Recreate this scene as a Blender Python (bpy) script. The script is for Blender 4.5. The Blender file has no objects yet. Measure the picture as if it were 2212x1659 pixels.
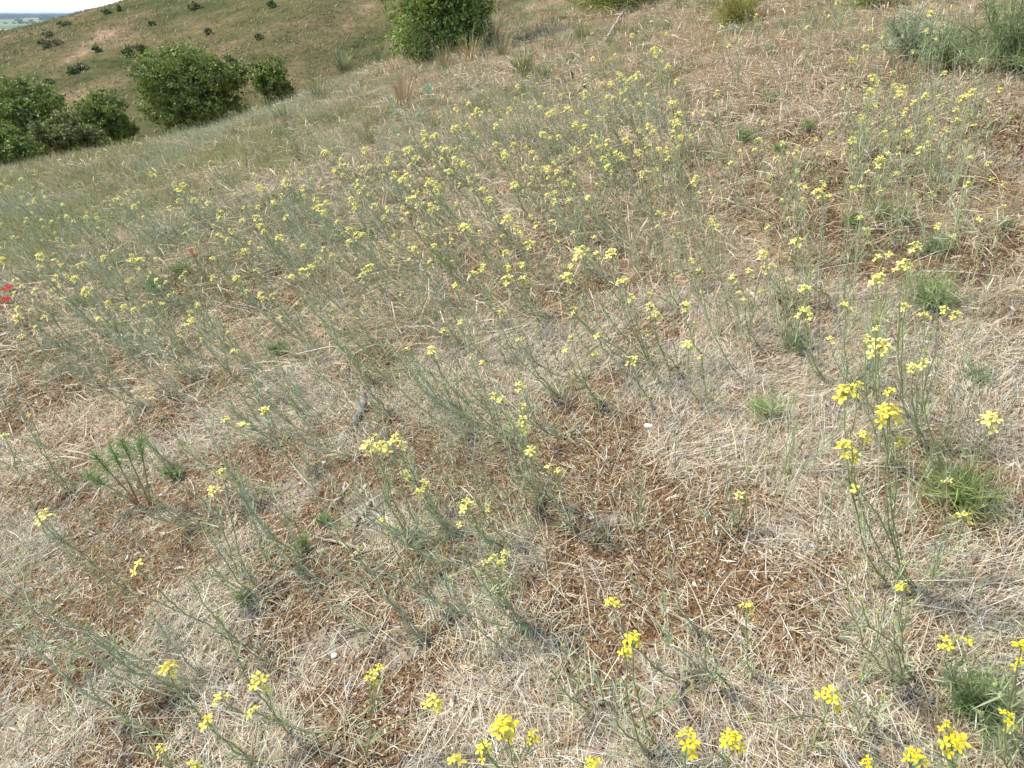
import bpy, math, random
import numpy as np
from mathutils import Vector

SEED = 11
rng = np.random.default_rng(SEED)
random.seed(SEED)
R = math.radians
scene = bpy.context.scene
C = scene.collection

# ------------------------------------------------------------------ camera
S = 0.828                       # metres per layout unit
CAM_Z = 1.45 * S
PITCH = R(27.0)
TAN = math.tan(R(35.0))
cam_d = bpy.data.cameras.new('camera')
cam = bpy.data.objects.new('camera', cam_d)
C.objects.link(cam)
cam.location = (0, 0, CAM_Z)
cam.rotation_euler = (R(90) - PITCH, 0, 0)
cam_d.sensor_width = 36
cam_d.lens = 18 / TAN
cam_d.clip_start = 0.05
cam_d.clip_end = 90000
scene.camera = cam

def ray(px, py):
    """direction through a point of the photograph (2212 x 1659 frame); depth component along the view is 1"""
    cx = (np.asarray(px, float) - 1106) / 1106 * TAN
    cy = (829.5 - np.asarray(py, float)) / 1106 * TAN
    c, s = math.cos(PITCH), math.sin(PITCH)
    return np.stack([cx, c + cy * s, cy * c - s], -1)

def to_px(p):
    p = np.asarray(p, float)
    x, y, z = p[..., 0], p[..., 1], p[..., 2] - CAM_Z
    c, s = math.cos(PITCH), math.sin(PITCH)
    d = y * c - z * s
    u = y * s + z * c
    d = np.where(d < 1e-3, 1e-3, d)
    return 1106 + x / d / TAN * 1106, 829.5 - u / d / TAN * 1106, d

# ------------------------------------------------------------------ noise
def _h(ix, iy, seed):
    n = (ix.astype(np.int64) * 374761393 + iy.astype(np.int64) * 668265263 + seed * 1442695041) & 0x7fffffff
    n = ((n ^ (n >> 13)) * 1274126177) & 0x7fffffff
    n = ((n ^ (n >> 16)) * 1911520717) & 0x7fffffff
    return ((n ^ (n >> 15)) & 0xffff) / 65535.0

def vnoise(x, y, seed=0):
    x = np.asarray(x, float); y = np.asarray(y, float)
    ix = np.floor(x); iy = np.floor(y)
    fx = x - ix; fy = y - iy
    fx = fx * fx * (3 - 2 * fx); fy = fy * fy * (3 - 2 * fy)
    a = _h(ix, iy, seed); b = _h(ix + 1, iy, seed); c = _h(ix, iy + 1, seed); d = _h(ix + 1, iy + 1, seed)
    return (a * (1 - fx) + b * fx) * (1 - fy) + (c * (1 - fx) + d * fx) * fy

def fbm(x, y, seed=0, o=3):
    s = 0; a = 0.5; t = 0
    for k in range(o):
        s = s + a * vnoise(x * 2 ** k + 17.3 * k, y * 2 ** k - 9.1 * k, seed + k); t += a; a *= 0.5
    return s / t

def sstep(a, b, x):
    t = np.clip((x - a) / (b - a), 0, 1)
    return t * t * (3 - 2 * t)

# ------------------------------------------------------------------ terrain
def _parts(x, y):
    X = np.asarray(x, float) / S; Y = np.asarray(y, float) / S
    Xc = 40 * np.tanh(X / 40); Yc = 60 * np.tanh(Y / 60)
    q = np.maximum(Xc - 1, 0)
    near = 0.2 * Xc + 0.08 * Yc + 0.02 * q * q / (1 + 0.3 * q)
    ye = 14.0 + 1.0 * np.maximum(X + 5, 0) ** 1.5 + (fbm(X / 3.0, Y / 9.0, 5, 2) - 0.5) * 1.6
    s = Y - ye
    near = near - 0.25 * (s + np.sqrt(s * s + 6.0))
    r = np.hypot(X, Y)
    near = near + (fbm(X / 2.6, Y / 2.6, 21, 2) - 0.5) * 0.16 * np.clip(r / 3, 0.3, 1)
    near = near + (fbm(X / 0.5, Y / 0.5, 31, 2) - 0.5) * 0.05
    # opposite hill
    u = X + 37
    zc = 2.5 + np.where(u > 0, 16 * np.tanh(0.25 * u / 16), 0.25 * u)
    zc = zc + (fbm(X / 14, Y / 14, 41, 3) - 0.5) * 1.2
    zv = -8.5 + 0.04 * np.clip(X + 20, -60, 40)
    t = np.clip((Y - 20) / 65, 0, 1)
    f = 1 - (1 - t) ** 1.7
    zc = np.maximum(zc, -35)
    b = np.maximum(Y - 85, 0)
    hill = zv + (zc - zv) * f - np.where(b < 40, b * b / 240, 6.67 + (b - 40) * 0.33)
    hill = hill + (fbm(X / 9, Y / 9, 51, 3) - 0.5) * 1.0 * sstep(20, 35, Y)
    side = np.maximum(-X - 75, 0)
    hill = hill - side * 0.2
    plain = -35 + (fbm(X / 900, Y / 900, 61, 2) - 0.5) * 3
    return near, hill, plain, X, Y

def smax(a, b, k):
    d = np.clip(0.5 + 0.5 * (a - b) / k, 0, 1)
    return a * d + b * (1 - d) + k * d * (1 - d)

def height(x, y, fine=True):
    n, h, p, X, Y = _parts(x, y)
    z = smax(smax(n, h, 1.2), p, 1.0)
    if fine:
        r = np.hypot(X, Y)
        g = np.clip((14 - r) / 8, 0, 1)
        z = z + g * ((vnoise(X / 0.055, Y / 0.055, 71) - 0.5) * 0.012 + (vnoise(X / 0.02, Y / 0.02, 72) - 0.5) * 0.006)
    return z * S

def ground(px, py, h=0.0, far=200):
    """where the ray through the frame point meets the ground raised by h"""
    d = ray(px, py)
    t = np.geomspace(0.4, far, 900)
    P = d[None, :] * t[:, None]
    g = height(P[:, 0], P[:, 1]) + h
    under = np.nonzero(P[:, 2] + CAM_Z < g)[0]
    if len(under) == 0 or under[0] == 0:
        return None
    a, b = t[under[0] - 1], t[under[0]]
    for _ in range(30):
        m = 0.5 * (a + b)
        q = d * m
        if q[2] + CAM_Z < float(height(q[0], q[1])) + h: b = m
        else: a = m
    q = d * b
    return np.array([q[0], q[1], q[2] + CAM_Z])

def at_depth(px, py, Y):
    d = ray(px, py)
    q = d * (Y / d[1])
    return np.array([q[0], q[1], q[2] + CAM_Z])

# ------------------------------------------------------------------ materials
def lin(r, g, b):
    f = lambda v: ((v / 255 + 0.055) / 1.055) ** 2.4 if v > 10 else v / 255 / 12.92
    return (f(r), f(g), f(b))

def new_mat(name):
    m = bpy.data.materials.new(name); m.use_nodes = True
    nt = m.node_tree; nt.nodes.clear()
    out = nt.nodes.new('ShaderNodeOutputMaterial')
    return m, nt, out

def leafy(name, translucent, rough=0.6, spec=0.0, var=0.18, vscale=60):
    m, nt, out = new_mat(name)
    at = nt.nodes.new('ShaderNodeAttribute'); at.attribute_name = 'Col'
    nz = nt.nodes.new('ShaderNodeTexNoise'); nz.inputs['Scale'].default_value = vscale; nz.inputs['Detail'].default_value = 1
    tc = nt.nodes.new('ShaderNodeTexCoord'); nt.links.new(tc.outputs['Object'], nz.inputs['Vector'])
    mr = nt.nodes.new('ShaderNodeMapRange')
    mr.inputs['From Min'].default_value = 0.25; mr.inputs['From Max'].default_value = 0.75
    mr.inputs['To Min'].default_value = 1 - var; mr.inputs['To Max'].default_value = 1 + var
    nt.links.new(nz.outputs['Fac'], mr.inputs['Value'])
    mu = nt.nodes.new('ShaderNodeVectorMath'); mu.operation = 'SCALE'
    nt.links.new(at.outputs['Color'], mu.inputs[0]); nt.links.new(mr.outputs['Result'], mu.inputs['Scale'])
    col = mu.outputs['Vector']
    di = nt.nodes.new('ShaderNodeBsdfDiffuse'); nt.links.new(col, di.inputs['Color'])
    sh = di.outputs[0]
    if translucent > 0:
        tr = nt.nodes.new('ShaderNodeBsdfTranslucent'); nt.links.new(col, tr.inputs['Color'])
        mx = nt.nodes.new('ShaderNodeMixShader'); mx.inputs[0].default_value = translucent
        nt.links.new(sh, mx.inputs[1]); nt.links.new(tr.outputs[0], mx.inputs[2]); sh = mx.outputs[0]
    if spec > 0:
        gl = nt.nodes.new('ShaderNodeBsdfGlossy'); gl.inputs['Roughness'].default_value = rough
        gl.inputs['Color'].default_value = (0.9, 0.9, 0.9, 1)
        mx = nt.nodes.new('ShaderNodeMixShader'); mx.inputs[0].default_value = spec
        nt.links.new(sh, mx.inputs[1]); nt.links.new(gl.outputs[0], mx.inputs[2]); sh = mx.outputs[0]
    nt.links.new(sh, out.inputs['Surface'])
    return m

M = {
    'leaf': leafy('grey_green_leaf', 0.22, 0.5, 0.03),
    'stem': leafy('green_stem', 0.05, 0.5, 0.03),
    'petal': leafy('yellow_petal', 0.35, 0.6, 0.0, 0.06),
    'straw': leafy('dry_straw', 0.12, 0.45, 0.03, 0.15, 90),
    'grass': leafy('grass_blade', 0.3, 0.5, 0.02),
    'crown': leafy('shrub_leaf', 0.25, 0.5, 0.03, 0.2, 3),
    'bark': leafy('weathered_bark', 0.0, 0.7, 0.02, 0.35, 45),
    'stone': leafy('pale_stone', 0.0, 0.6, 0.02, 0.2, 70),
    'moss': leafy('rust_moss', 0.1, 0.7, 0.0, 0.2, 200),
    'insect': leafy('black_insect', 0.0, 0.3, 0.06, 0.1, 300),
}

def ground_mat():
    m, nt, out = new_mat('dry_ground')
    N = nt.nodes.new; L = nt.links.new
    tc = N('ShaderNodeTexCoord')
    def noise(scale, detail=4, rough=0.6):
        n = N('ShaderNodeTexNoise'); n.inputs['Scale'].default_value = scale; n.inputs['Detail'].default_value = detail; n.inputs['Roughness'].default_value = rough
        L(tc.outputs['Object'], n.inputs['Vector']); return n.outputs['Fac']
    def ramp(f, stops):
        r = N('ShaderNodeValToRGB'); e = r.color_ramp.elements
        e[0].position, e[0].color = stops[0][0], (*stops[0][1], 1)
        e[1].position, e[1].color = stops[-1][0], (*stops[-1][1], 1)
        for p, c in stops[1:-1]:
            q = e.new(p); q.color = (*c, 1)
        L(f, r.inputs['Fac']); return r.outputs['Color']
    def mix(f, a, b):
        x = N('ShaderNodeMix'); x.data_type = 'RGBA'
        L(f, x.inputs['Factor']); L(a, x.inputs['A']); L(b, x.inputs['B']); return x.outputs['Result']
    def mrange(f, a, b):
        x = N('ShaderNodeMapRange'); x.inputs['From Min'].default_value = a; x.inputs['From Max'].default_value = b
        L(f, x.inputs['Value']); return x.outputs['Result']
    grit = noise(150, 6, 0.75)
    moss = ramp(grit, [(0.3, lin(70, 54, 38)), (0.5, lin(122, 96, 66)), (0.68, lin(176, 152, 112))])
    lit = ramp(noise(95, 6, 0.75), [(0.3, lin(88, 70, 50)), (0.5, lin(144, 120, 88)), (0.7, lin(190, 168, 130))])
    sand = ramp(noise(260, 3, 0.7), [(0.3, lin(122, 110, 92)), (0.55, lin(164, 150, 128)), (0.75, lin(192, 182, 162))])
    green = ramp(noise(40, 5, 0.7), [(0.3, lin(76, 80, 44)), (0.55, lin(120, 118, 72)), (0.75, lin(166, 150, 106))])
    at = N('ShaderNodeAttribute'); at.attribute_name = 'Zone'
    sep = N('ShaderNodeSeparateColor'); L(at.outputs['Color'], sep.inputs[0])
    base = mix(sep.outputs[2], moss, lit)
    base = mix(sep.outputs[0], base, sand)
    base = mix(sep.outputs[1], base, green)
    bs = N('ShaderNodeBsdfPrincipled'); bs.inputs['Roughness'].default_value = 0.95
    bs.inputs['Specular IOR Level'].default_value = 0.1
    L(base, bs.inputs['Base Color'])
    bp = N('ShaderNodeBump'); bp.inputs['Strength'].default_value = 0.7; bp.inputs['Distance'].default_value = 0.006
    L(grit, bp.inputs['Height']); L(bp.outputs[0], bs.inputs['Normal'])
    L(bs.outputs[0], out.inputs['Surface'])
    return m

def hill_mat():
    m, nt, out = new_mat('hill_grass')
    N = nt.nodes.new; L = nt.links.new
    tc = N('ShaderNodeTexCoord')
    def noise(scale, detail=5, rough=0.65):
        n = N('ShaderNodeTexNoise'); n.inputs['Scale'].default_value = scale; n.inputs['Detail'].default_value = detail; n.inputs['Roughness'].default_value = rough
        L(tc.outputs['Object'], n.inputs['Vector']); return n.outputs['Fac']
    r = N('ShaderNodeValToRGB'); e = r.color_ramp.elements
    for p, c in ((0.36, lin(72, 76, 44)), (0.47, lin(92, 88, 56)), (0.56, lin(112, 98, 68)), (0.68, lin(156, 132, 102))):
        q = e.new(p); q.color = (*c, 1)
    e.remove(e[0]); e.remove(e[len(e) - 1])
    L(noise(0.22, 9, 0.74), r.inputs['Fac'])
    r2 = N('ShaderNodeMapRange'); r2.inputs['From Min'].default_value = 0.3; r2.inputs['From Max'].default_value = 0.7
    r2.inputs['To Min'].default_value = 0.72; r2.inputs['To Max'].default_value = 1.25
    L(noise(2.2, 6, 0.75), r2.inputs['Value'])
    mu = N('ShaderNodeVectorMath'); mu.operation = 'SCALE'
    L(r.outputs['Color'], mu.inputs[0]); L(r2.outputs['Result'], mu.inputs['Scale'])
    d = N('ShaderNodeBsdfDiffuse'); L(mu.outputs['Vector'], d.inputs['Color'])
    L(d.outputs[0], out.inputs['Surface'])
    return m

def plain_mat():
    m, nt, out = new_mat('plain_fields')
    N = nt.nodes.new; L = nt.links.new
    tc = N('ShaderNodeTexCoord')
    mp = N('ShaderNodeMapping'); mp.inputs['Scale'].default_value = (0.0016, 0.0035, 0.001); mp.inputs['Rotation'].default_value = (0, 0, 0.25)
    L(tc.outputs['Object'], mp.inputs['Vector'])
    v = N('ShaderNodeTexVoronoi'); v.inputs['Scale'].default_value = 1.0; L(mp.outputs[0], v.inputs['Vector'])
    sep = N('ShaderNodeSeparateColor'); L(v.outputs['Color'], sep.inputs[0])
    r = N('ShaderNodeValToRGB'); r.color_ramp.interpolation = 'CONSTANT'; e = r.color_ramp.elements
    e[0].position = 0; e[0].color = (*lin(112, 120, 88), 1)
    e[1].position = 0.3; e[1].color = (*lin(148, 152, 106), 1)
    for p, c in ((0.55, lin(124, 130, 92)), (0.75, lin(176, 174, 126)), (0.88, lin(102, 114, 84))):
        q = e.new(p); q.color = (*c, 1)
    L(sep.outputs[0], r.inputs['Fac'])
    d = N('ShaderNodeBsdfDiffuse'); L(r.outputs['Color'], d.inputs['Color'])
    L(d.outputs[0], out.inputs['Surface'])
    return m

M['ground'] = ground_mat(); M['hill'] = hill_mat(); M['plain'] = plain_mat()

# ------------------------------------------------------------------ mesh helpers
def link(o, parent=None):
    C.objects.link(o)
    if parent is not None: o.parent = parent
    return o

def mesh_obj(name, V, Q, col=None, mats=(), parent=None, midx=None, smooth=False, attr='Col'):
    V = np.ascontiguousarray(V, np.float32).reshape(-1, 3)
    Q = np.ascontiguousarray(Q, np.int32)
    n = Q.shape[1]
    me = bpy.data.meshes.new(name)
    me.vertices.add(len(V)); me.vertices.foreach_set('co', V.ravel())
    me.loops.add(Q.size); me.loops.foreach_set('vertex_index', Q.ravel())
    me.polygons.add(len(Q)); me.polygons.foreach_set('loop_start', np.arange(0, Q.size, n, dtype=np.int32))
    if midx is not None: me.polygons.foreach_set('material_index', np.asarray(midx, np.int32))
    me.update(calc_edges=True)
    if smooth: me.polygons.foreach_set('use_smooth', np.ones(len(Q), bool))
    if col is not None:
        col = np.asarray(col, np.float32)
        if col.ndim == 1: col = np.repeat(col[None, :3], len(V), 0)
        a = me.attributes.new(attr, 'FLOAT_COLOR', 'POINT')
        c4 = np.ones((len(V), 4), np.float32); c4[:, :3] = col[:, :3]
        a.data.foreach_set('color', c4.ravel())
    for m in mats: me.materials.append(m)
    o = bpy.data.objects.new(name, me)
    return link(o, parent)

class Bag:
    """collects quads with colours"""
    def __init__(self): self.v, self.q, self.c, self.m, self.n = [], [], [], [], 0
    def add(self, V, Q, col, mi=0):
        V = np.asarray(V, float).reshape(-1, 3); Q = np.asarray(Q)
        col = np.asarray(col, float)
        if col.ndim == 1: col = np.repeat(col[None], len(V), 0)
        self.v.append(V); self.q.append(Q + self.n); self.c.append(col); self.m.append(np.full(len(Q), mi)); self.n += len(V)
    def join(self, other, mi=None):
        for V, Q, c, m in zip(other.v, other.q, other.c, other.m):
            self.v.append(V); self.c.append(c); self.m.append(m if mi is None else np.full(len(Q), mi))
            self.q.append(Q + self.n)
        self.n += other.n
        return self
    def rebase(self):
        return self
    def build(self, name, mats, parent=None, origin=(0, 0, 0), smooth=False):
        if not self.v: return None
        return mesh_obj(name, np.concatenate(self.v) - np.asarray(origin, float), np.concatenate(self.q), np.concatenate(self.c), mats, parent, np.concatenate(self.m) if len(mats) > 1 else None, smooth)

def bag_join(dst, src, mi):
    off = dst.n
    k = 0
    for V, Q, c in zip(src.v, src.q, src.c):
        dst.v.append(V); dst.q.append(Q + off); dst.c.append(c); dst.m.append(np.full(len(Q), mi))
    dst.n += src.n

def norm(v):
    v = np.asarray(v, float)
    return v / np.maximum(np.linalg.norm(v, axis=-1, keepdims=True), 1e-9)

def ribbons(P, W, side):
    """P (N,K,3) centre lines, W (N,K) widths, side (N,3) or (N,K,3)"""
    N_, K = P.shape[:2]
    if side.ndim == 2: side = side[:, None, :]
    o = side * W[..., None] * 0.5
    V = np.stack([P - o, P + o], 2).reshape(-1, 3)
    b = (np.arange(N_) * K * 2)[:, None, None]
    k = (np.arange(K - 1) * 2)[None, :, None]
    Q = (b + k + np.array([0, 1, 3, 2])[None, None, :]).reshape(-1, 4)
    return V, Q

def arcs(base, d0, L, bend, K=4):
    """centre lines starting at base along d0, of length L, bending by vector bend (N,3)"""
    t = np.linspace(0, 1, K)[None, :, None]
    return base[:, None, :] + (d0[:, None, :] * t + bend[:, None, :] * t * t) * L[:, None, None]

def tube(P, r, sides=5):
    P = np.asarray(P, float); K = len(P)
    r = np.broadcast_to(np.asarray(r, float), (K,))
    T = np.gradient(P, axis=0); T = norm(T)
    ref = np.array([0.31, 0.87, 0.1]) if abs(T[0] @ np.array([0.31, 0.87, 0.1])) < 0.9 else np.array([1., 0, 0])
    A = norm(np.cross(T, ref)); B = np.cross(T, A)
    th = np.linspace(0, 2 * math.pi, sides, endpoint=False)
    V = P[:, None, :] + r[:, None, None] * (A[:, None, :] * np.cos(th)[None, :, None] + B[:, None, :] * np.sin(th)[None, :, None])
    k = np.arange(K - 1)[:, None] * sides; j = np.arange(sides)[None, :]; j2 = (j + 1) % sides
    Q = np.stack([k + j, k + j2, k + sides + j2, k + sides + j], -1).reshape(-1, 4)
    return V.reshape(-1, 3), Q

def bez(a, b, c, d, n):
    t = np.linspace(0, 1, n)[:, None]
    return (1 - t) ** 3 * a + 3 * (1 - t) ** 2 * t * b + 3 * (1 - t) * t * t * c + t ** 3 * d

def tag(o, label=None, cat=None, group=None, kind=None):
    if label: o['label'] = label
    if cat: o['category'] = cat
    if group: o['group'] = group
    if kind: o['kind'] = kind
    return o

def empty(name, loc):
    o = bpy.data.objects.new(name, None); o.location = [float(v) for v in loc]; o.empty_display_size = 0.05
    C.objects.link(o)
    return o

def jit(c, a=0.15, g=None):
    g = g or rng
    c = np.asarray(c, float)
    return np.clip(c * (1 + g.uniform(-a, a)) * (1 + g.uniform(-a * .3, a * .3, 3)), 0, 1)

# ------------------------------------------------------------------ ground sheet (near slope, opposite hill, plain)
SAND_PX = [(1700, 1120, .10), (800, 1110, .14), (640, 1060, .12), (1425, 1480, .12), (1015, 1505, .10), (720, 1390, .14), (870, 1400, .08), (60, 1560, .10), (640, 1590, .10), (1280, 1610, .07),
           (1960, 1080, .06), (600, 1610, .09), (1090, 1590, .06), (1330, 1120, .05), (350, 1440, .06), (930, 1480, .07), (1450, 1240, .04), (1740, 1180, .05), (1580, 905, .05), (560, 1530, .07)]
sand_spots = [(ground(x, y), r) for x, y, r in SAND_PX]

def sand_w(x, y):
    w = np.zeros(np.shape(x))
    for p, r in sand_spots:
        d = np.hypot((x - p[0]), (y - p[1])) / r
        d = d * 1.25 + (vnoise(x / 0.05, y / 0.05, 91) - 0.5) * 0.9 + (vnoise(x / 0.014, y / 0.014, 92) - 0.5) * 0.5
        w = np.maximum(w, .8 * (1 - sstep(0.35, 1.05, d)))
    return w

def green_w(x, y):
    """how green the low growth is: much on the slope's far left shoulder, little in the dry middle"""
    az = np.degrees(np.arctan2(x, y)); r = np.hypot(x, y)
    g = sstep(-2, -26, az) * sstep(3.0, 6.5, r) + 0.7 * sstep(-8, -17, az) * sstep(4.5, 8, r)
    n = fbm(x / 0.9, y / 0.9, 101, 3)
    g = g * (0.12 + 1.0 * sstep(0.36, 0.6, n))
    g = np.maximum(g, 0.55 * sstep(0.62, 0.72, n) * sstep(2.5, 5, r))
    return np.clip(g, 0, 1)

def build_ground():
    az = np.concatenate([np.radians(np.linspace(-46, 46, 320)), np.radians(np.linspace(46, 314, 56)[1:-1])])
    rr = np.geomspace(0.12, 45000, 1420)
    A, Rr = np.meshgrid(az, rr)
    x = Rr * np.sin(A); y = Rr * np.cos(A)
    z = height(x, y)
    n, h, p, X, Y = _parts(x, y)
    nr, na = x.shape
    V = np.stack([x, y, z], -1).reshape(-1, 3)
    i = np.arange(nr - 1)[:, None] * na; j = np.arange(na)[None, :]; j2 = (j + 1) % na
    Q = np.stack([i + j, i + na + j, i + na + j2, i + j2], -1)
    nf, hf, pf = n[:-1], h[:-1], p[:-1]
    zone = np.where(pf > np.maximum(nf, hf), 2, np.where(hf > nf, 1, 0))
    zc = np.zeros((len(V), 3), np.float32)
    near = np.hypot(V[:, 0], V[:, 1]) < 30
    zc[near, 0] = sand_w(V[near, 0], V[near, 1])
    zc[near, 1] = green_w(V[near, 0], V[near, 1])
    zc[near, 2] = sstep(.4, .6, bare(V[near, 0], V[near, 1]))
    zc[~near, 1] = 0.6
    for k, (nm, mat) in enumerate((('ground', 'ground'), ('hill', 'hill'), ('plain', 'plain'))):
        q = Q[zone == k]
        used = np.unique(q)
        remap = np.zeros(len(V), np.int64); remap[used] = np.arange(len(used))
        q2 = remap[q]
        if k == 0:      # close the hole at the photographer's feet
            o = mesh_obj(nm, V[used], q2, zc[used], (M[mat],), smooth=True, attr='Zone')
        else:
            o = mesh_obj(nm, V[used], q2, zc[used], (M[mat],), smooth=True, attr='Zone')
        tag(o, kind='structure')

# ------------------------------------------------------------------ litter: straw, chaff and moss crumbs
def fan(n, r0, r1, p, amax=52):
    """n points in the fan in front of the camera, density falling as r**-p"""
    u = rng.random(n); e = 2 - p
    r = (r0 ** e + u * (r1 ** e - r0 ** e)) ** (1 / e) if abs(e) > 1e-6 else r0 * (r1 / r0) ** u
    a = np.radians(rng.uniform(-amax, amax, n))
    return r * np.sin(a), r * np.cos(a), r

PAL_STRAW = np.array([lin(222, 206, 174), lin(206, 187, 152), lin(190, 168, 130), lin(216, 206, 186), lin(178, 152, 116), lin(150, 124, 94), lin(200, 186, 160), lin(230, 220, 198)])

def bare(x, y):
    """patches where the straw is thin and rust-brown moss shows"""
    X_, Y_, d_ = to_px(np.stack([x, y, height(x, y, False)], -1))
    k = np.zeros(np.shape(x))
    for cx, cy, rx, ry, w in RUST:
        k = np.maximum(k, w * np.exp(-((X_ - cx) / rx) ** 2 - ((Y_ - cy) / ry) ** 2))
    return fbm(x / 0.24 + 3.1, y / 0.24, 111, 4) + 0.07 - 0.05 * sstep(2.6, 1.6, np.hypot(x, y)) - 0.15 * k * (.15 + 1.1 * fbm(x / .11, y / .11, 113, 3))

# where the photograph shows rust-brown moss through the straw
RUST = [(1330, 900, 330, 90, .8), (1000, 850, 220, 80, .7), (1500, 1080, 330, 110, 1), (1320, 1330, 200, 110, 1), (1650, 1230, 260, 110, .9), (260, 1060, 150, 60, 1.1), (120, 1120, 140, 60, .7), (760, 1130, 160, 100, .5), (420, 1500, 260, 110, .6), (820, 1450, 200, 110, .6),
        (1450, 740, 200, 60, .6), (1100, 720, 220, 50, .5), (900, 1230, 200, 50, .4), (1850, 1330, 220, 120, .6), (1560, 1500, 300, 110, .6), (2090, 560, 120, 80, .5), (1750, 470, 140, 50, .5), (300, 780, 160, 50, .4), (150, 1330, 120, 60, .5)]

def P3(x, y): return np.stack([x, y, height(x, y)], -1)
build_ground()

def build_litter():
    x1, y1, r1 = fan(290000, 0.45, 2.6, 0.0)
    x2, y2, r2 = fan(420000, 2.6, 12, 1.5)
    x = np.concatenate([x1, x2]); y = np.concatenate([y1, y2]); r = np.concatenate([r1, r2])
    b = bare(x, y)
    keep = rng.random(len(x)) < (0.16 + 0.78 * sstep(0.42, 0.60, b)) * (1 - 0.85 * sand_w(x, y)) * (1 - 0.55 * green_w(x, y))
    x, y, r = x[keep], y[keep], r[keep]
    n = len(x)
    curly = rng.random(n) < 0.25 + 0.5 * sstep(0.45, 0.6, fbm(x / 0.8, y / 0.8, 121, 2)) * (x < 0.5)
    L = np.where(curly, rng.uniform(0.012, 0.045, n), rng.gamma(2.2, 0.0105, n) + 0.008)
    L = np.minimum(L, 0.1)
    L = np.where(~curly & (rng.random(n) < .03), rng.uniform(.08, .2, n), L)
    W = np.where(curly, rng.uniform(0.0006, 0.0012, n), rng.uniform(0.0006, 0.0017, n)) * np.clip(r / 2.6, 1, 2.0)
    flow = (fbm(x / 0.5, y / 0.5, 131, 2) - 0.5) * 5.0 + np.where(x > 0.7, 0.0, 1.5)
    th = flow + rng.normal(0, 0.9, n)
    turn = np.where(curly, rng.choice([-1, 1], n) * rng.uniform(1.0, 4.2, n), rng.normal(0, 0.35, n))
    K = 5
    t = np.linspace(0, 1, K)
    ang = th[:, None] + turn[:, None] * (t[None, :-1] + 0.5 / (K - 1))
    st = L[:, None] / (K - 1)
    dx = np.concatenate([np.zeros((n, 1)), np.cumsum(np.cos(ang) * st, 1)], 1)
    dy = np.concatenate([np.zeros((n, 1)), np.cumsum(np.sin(ang) * st, 1)], 1)
    px = x[:, None] + dx; py = y[:, None] + dy
    z0 = height(x, y)
    e = 0.02
    gx = (height(x + e, y) - z0) / e; gy = (height(x, y + e) - z0) / e
    lift = rng.gamma(1.5, 0.0035, n) + 0.001
    tilt = rng.normal(0, 0.16, n)
    z = z0[:, None] + gx[:, None].clip(-.6, .6) * dx + gy[:, None].clip(-.6, .6) * dy + lift[:, None] + np.abs(tilt[:, None] * t[None, :] * L[:, None])
    z = z + curly[:, None] * rng.uniform(0, 0.012, n)[:, None] * np.sin(t * math.pi)[None, :]
    P = np.stack([px, py, z], -1)
    sd = np.stack([-np.sin(th + turn / 2), np.cos(th + turn / 2), rng.normal(0, 0.5, n)], -1)
    Wd = W[:, None] * np.array([0.6, 1, 1, 0.9, 0.4])[None, :]
    V, Q = ribbons(P, Wd, norm(sd))
    pal = rng.choice(len(PAL_STRAW), n, p=[.2, .2, .16, .12, .1, .07, .1, .05])
    col = PAL_STRAW[pal] * rng.uniform(0.75, 1.05, n)[:, None]
    gr = rng.random(n) < 0.10 * (x < 0.3)
    col[gr] = np.array(lin(150, 156, 122)) * rng.uniform(0.7, 1.1, gr.sum())[:, None]
    o = mesh_obj('straw_litter', V, Q, np.repeat(col, K * 2, 0), (M['straw'],))
    tag(o, 'tangled beige straw and curled dry leaves covering the slope', 'straw', kind='stuff')

    # broad dead leaves
    x, y, r = fan(2600, 0.5, 5, 0.7); n = len(x); th = rng.uniform(0, 2 * math.pi, n)
    d = norm(np.stack([np.cos(th), np.sin(th), rng.normal(.1, .25, n)], -1)); P = arcs(P3(x, y) + np.array([0, 0, .006]), d, rng.uniform(.012, .035, n), np.stack([rng.normal(0, .3, n), rng.normal(0, .3, n), rng.uniform(-.3, .5, n)], -1), 5)
    V, Q = ribbons(P, rng.uniform(.003, .0075, n)[:, None] * np.array([.3, .9, 1, .7, .1])[None], norm(np.stack([-np.sin(th), np.cos(th), rng.normal(0, .5, n)], -1)))
    pl = np.array([lin(218, 200, 170), lin(186, 160, 126), lin(166, 128, 96), lin(204, 186, 160), lin(140, 118, 100)])
    tag(mesh_obj('dead_leaves', V, Q, np.repeat(pl[rng.integers(0, 5, n)] * rng.uniform(.8, 1.1, n)[:, None], 10, 0), (M['straw'],)), 'small curled dead leaves among the straw', 'dead leaves', kind='stuff')
    # dry grass ears lying about
    x, y, r = fan(420, 0.5, 5, 0.6)
    n = len(x); th = rng.uniform(0, 2 * math.pi, n); Le = rng.uniform(.025, .055, n)
    dx, dy = np.cos(th), np.sin(th); m = 12
    k = np.repeat(np.arange(m)[None], n, 0); sg = np.where(k % 2, 1, -1)
    b0 = np.stack([x[:, None] + dx[:, None] * Le[:, None] * k / m, y[:, None] + dy[:, None] * Le[:, None] * k / m, 0 * k], -1)
    b0[..., 2] = height(b0[..., 0], b0[..., 1]) + .008
    de = norm(np.stack([dx[:, None] + -dy[:, None] * sg * .55, dy[:, None] + dx[:, None] * sg * .55, .25 + 0 * k], -1))
    P = arcs(b0.reshape(-1, 3), de.reshape(-1, 3), np.repeat(Le * .36, m), rng.normal(0, .1, (n * m, 3)), 3)
    V, Q = ribbons(P, np.repeat(Le * .06, m)[:, None] * np.array([.6, 1, .15])[None], norm(np.cross(de.reshape(-1, 3), np.array([.1, .1, 1.0]))))
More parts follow.
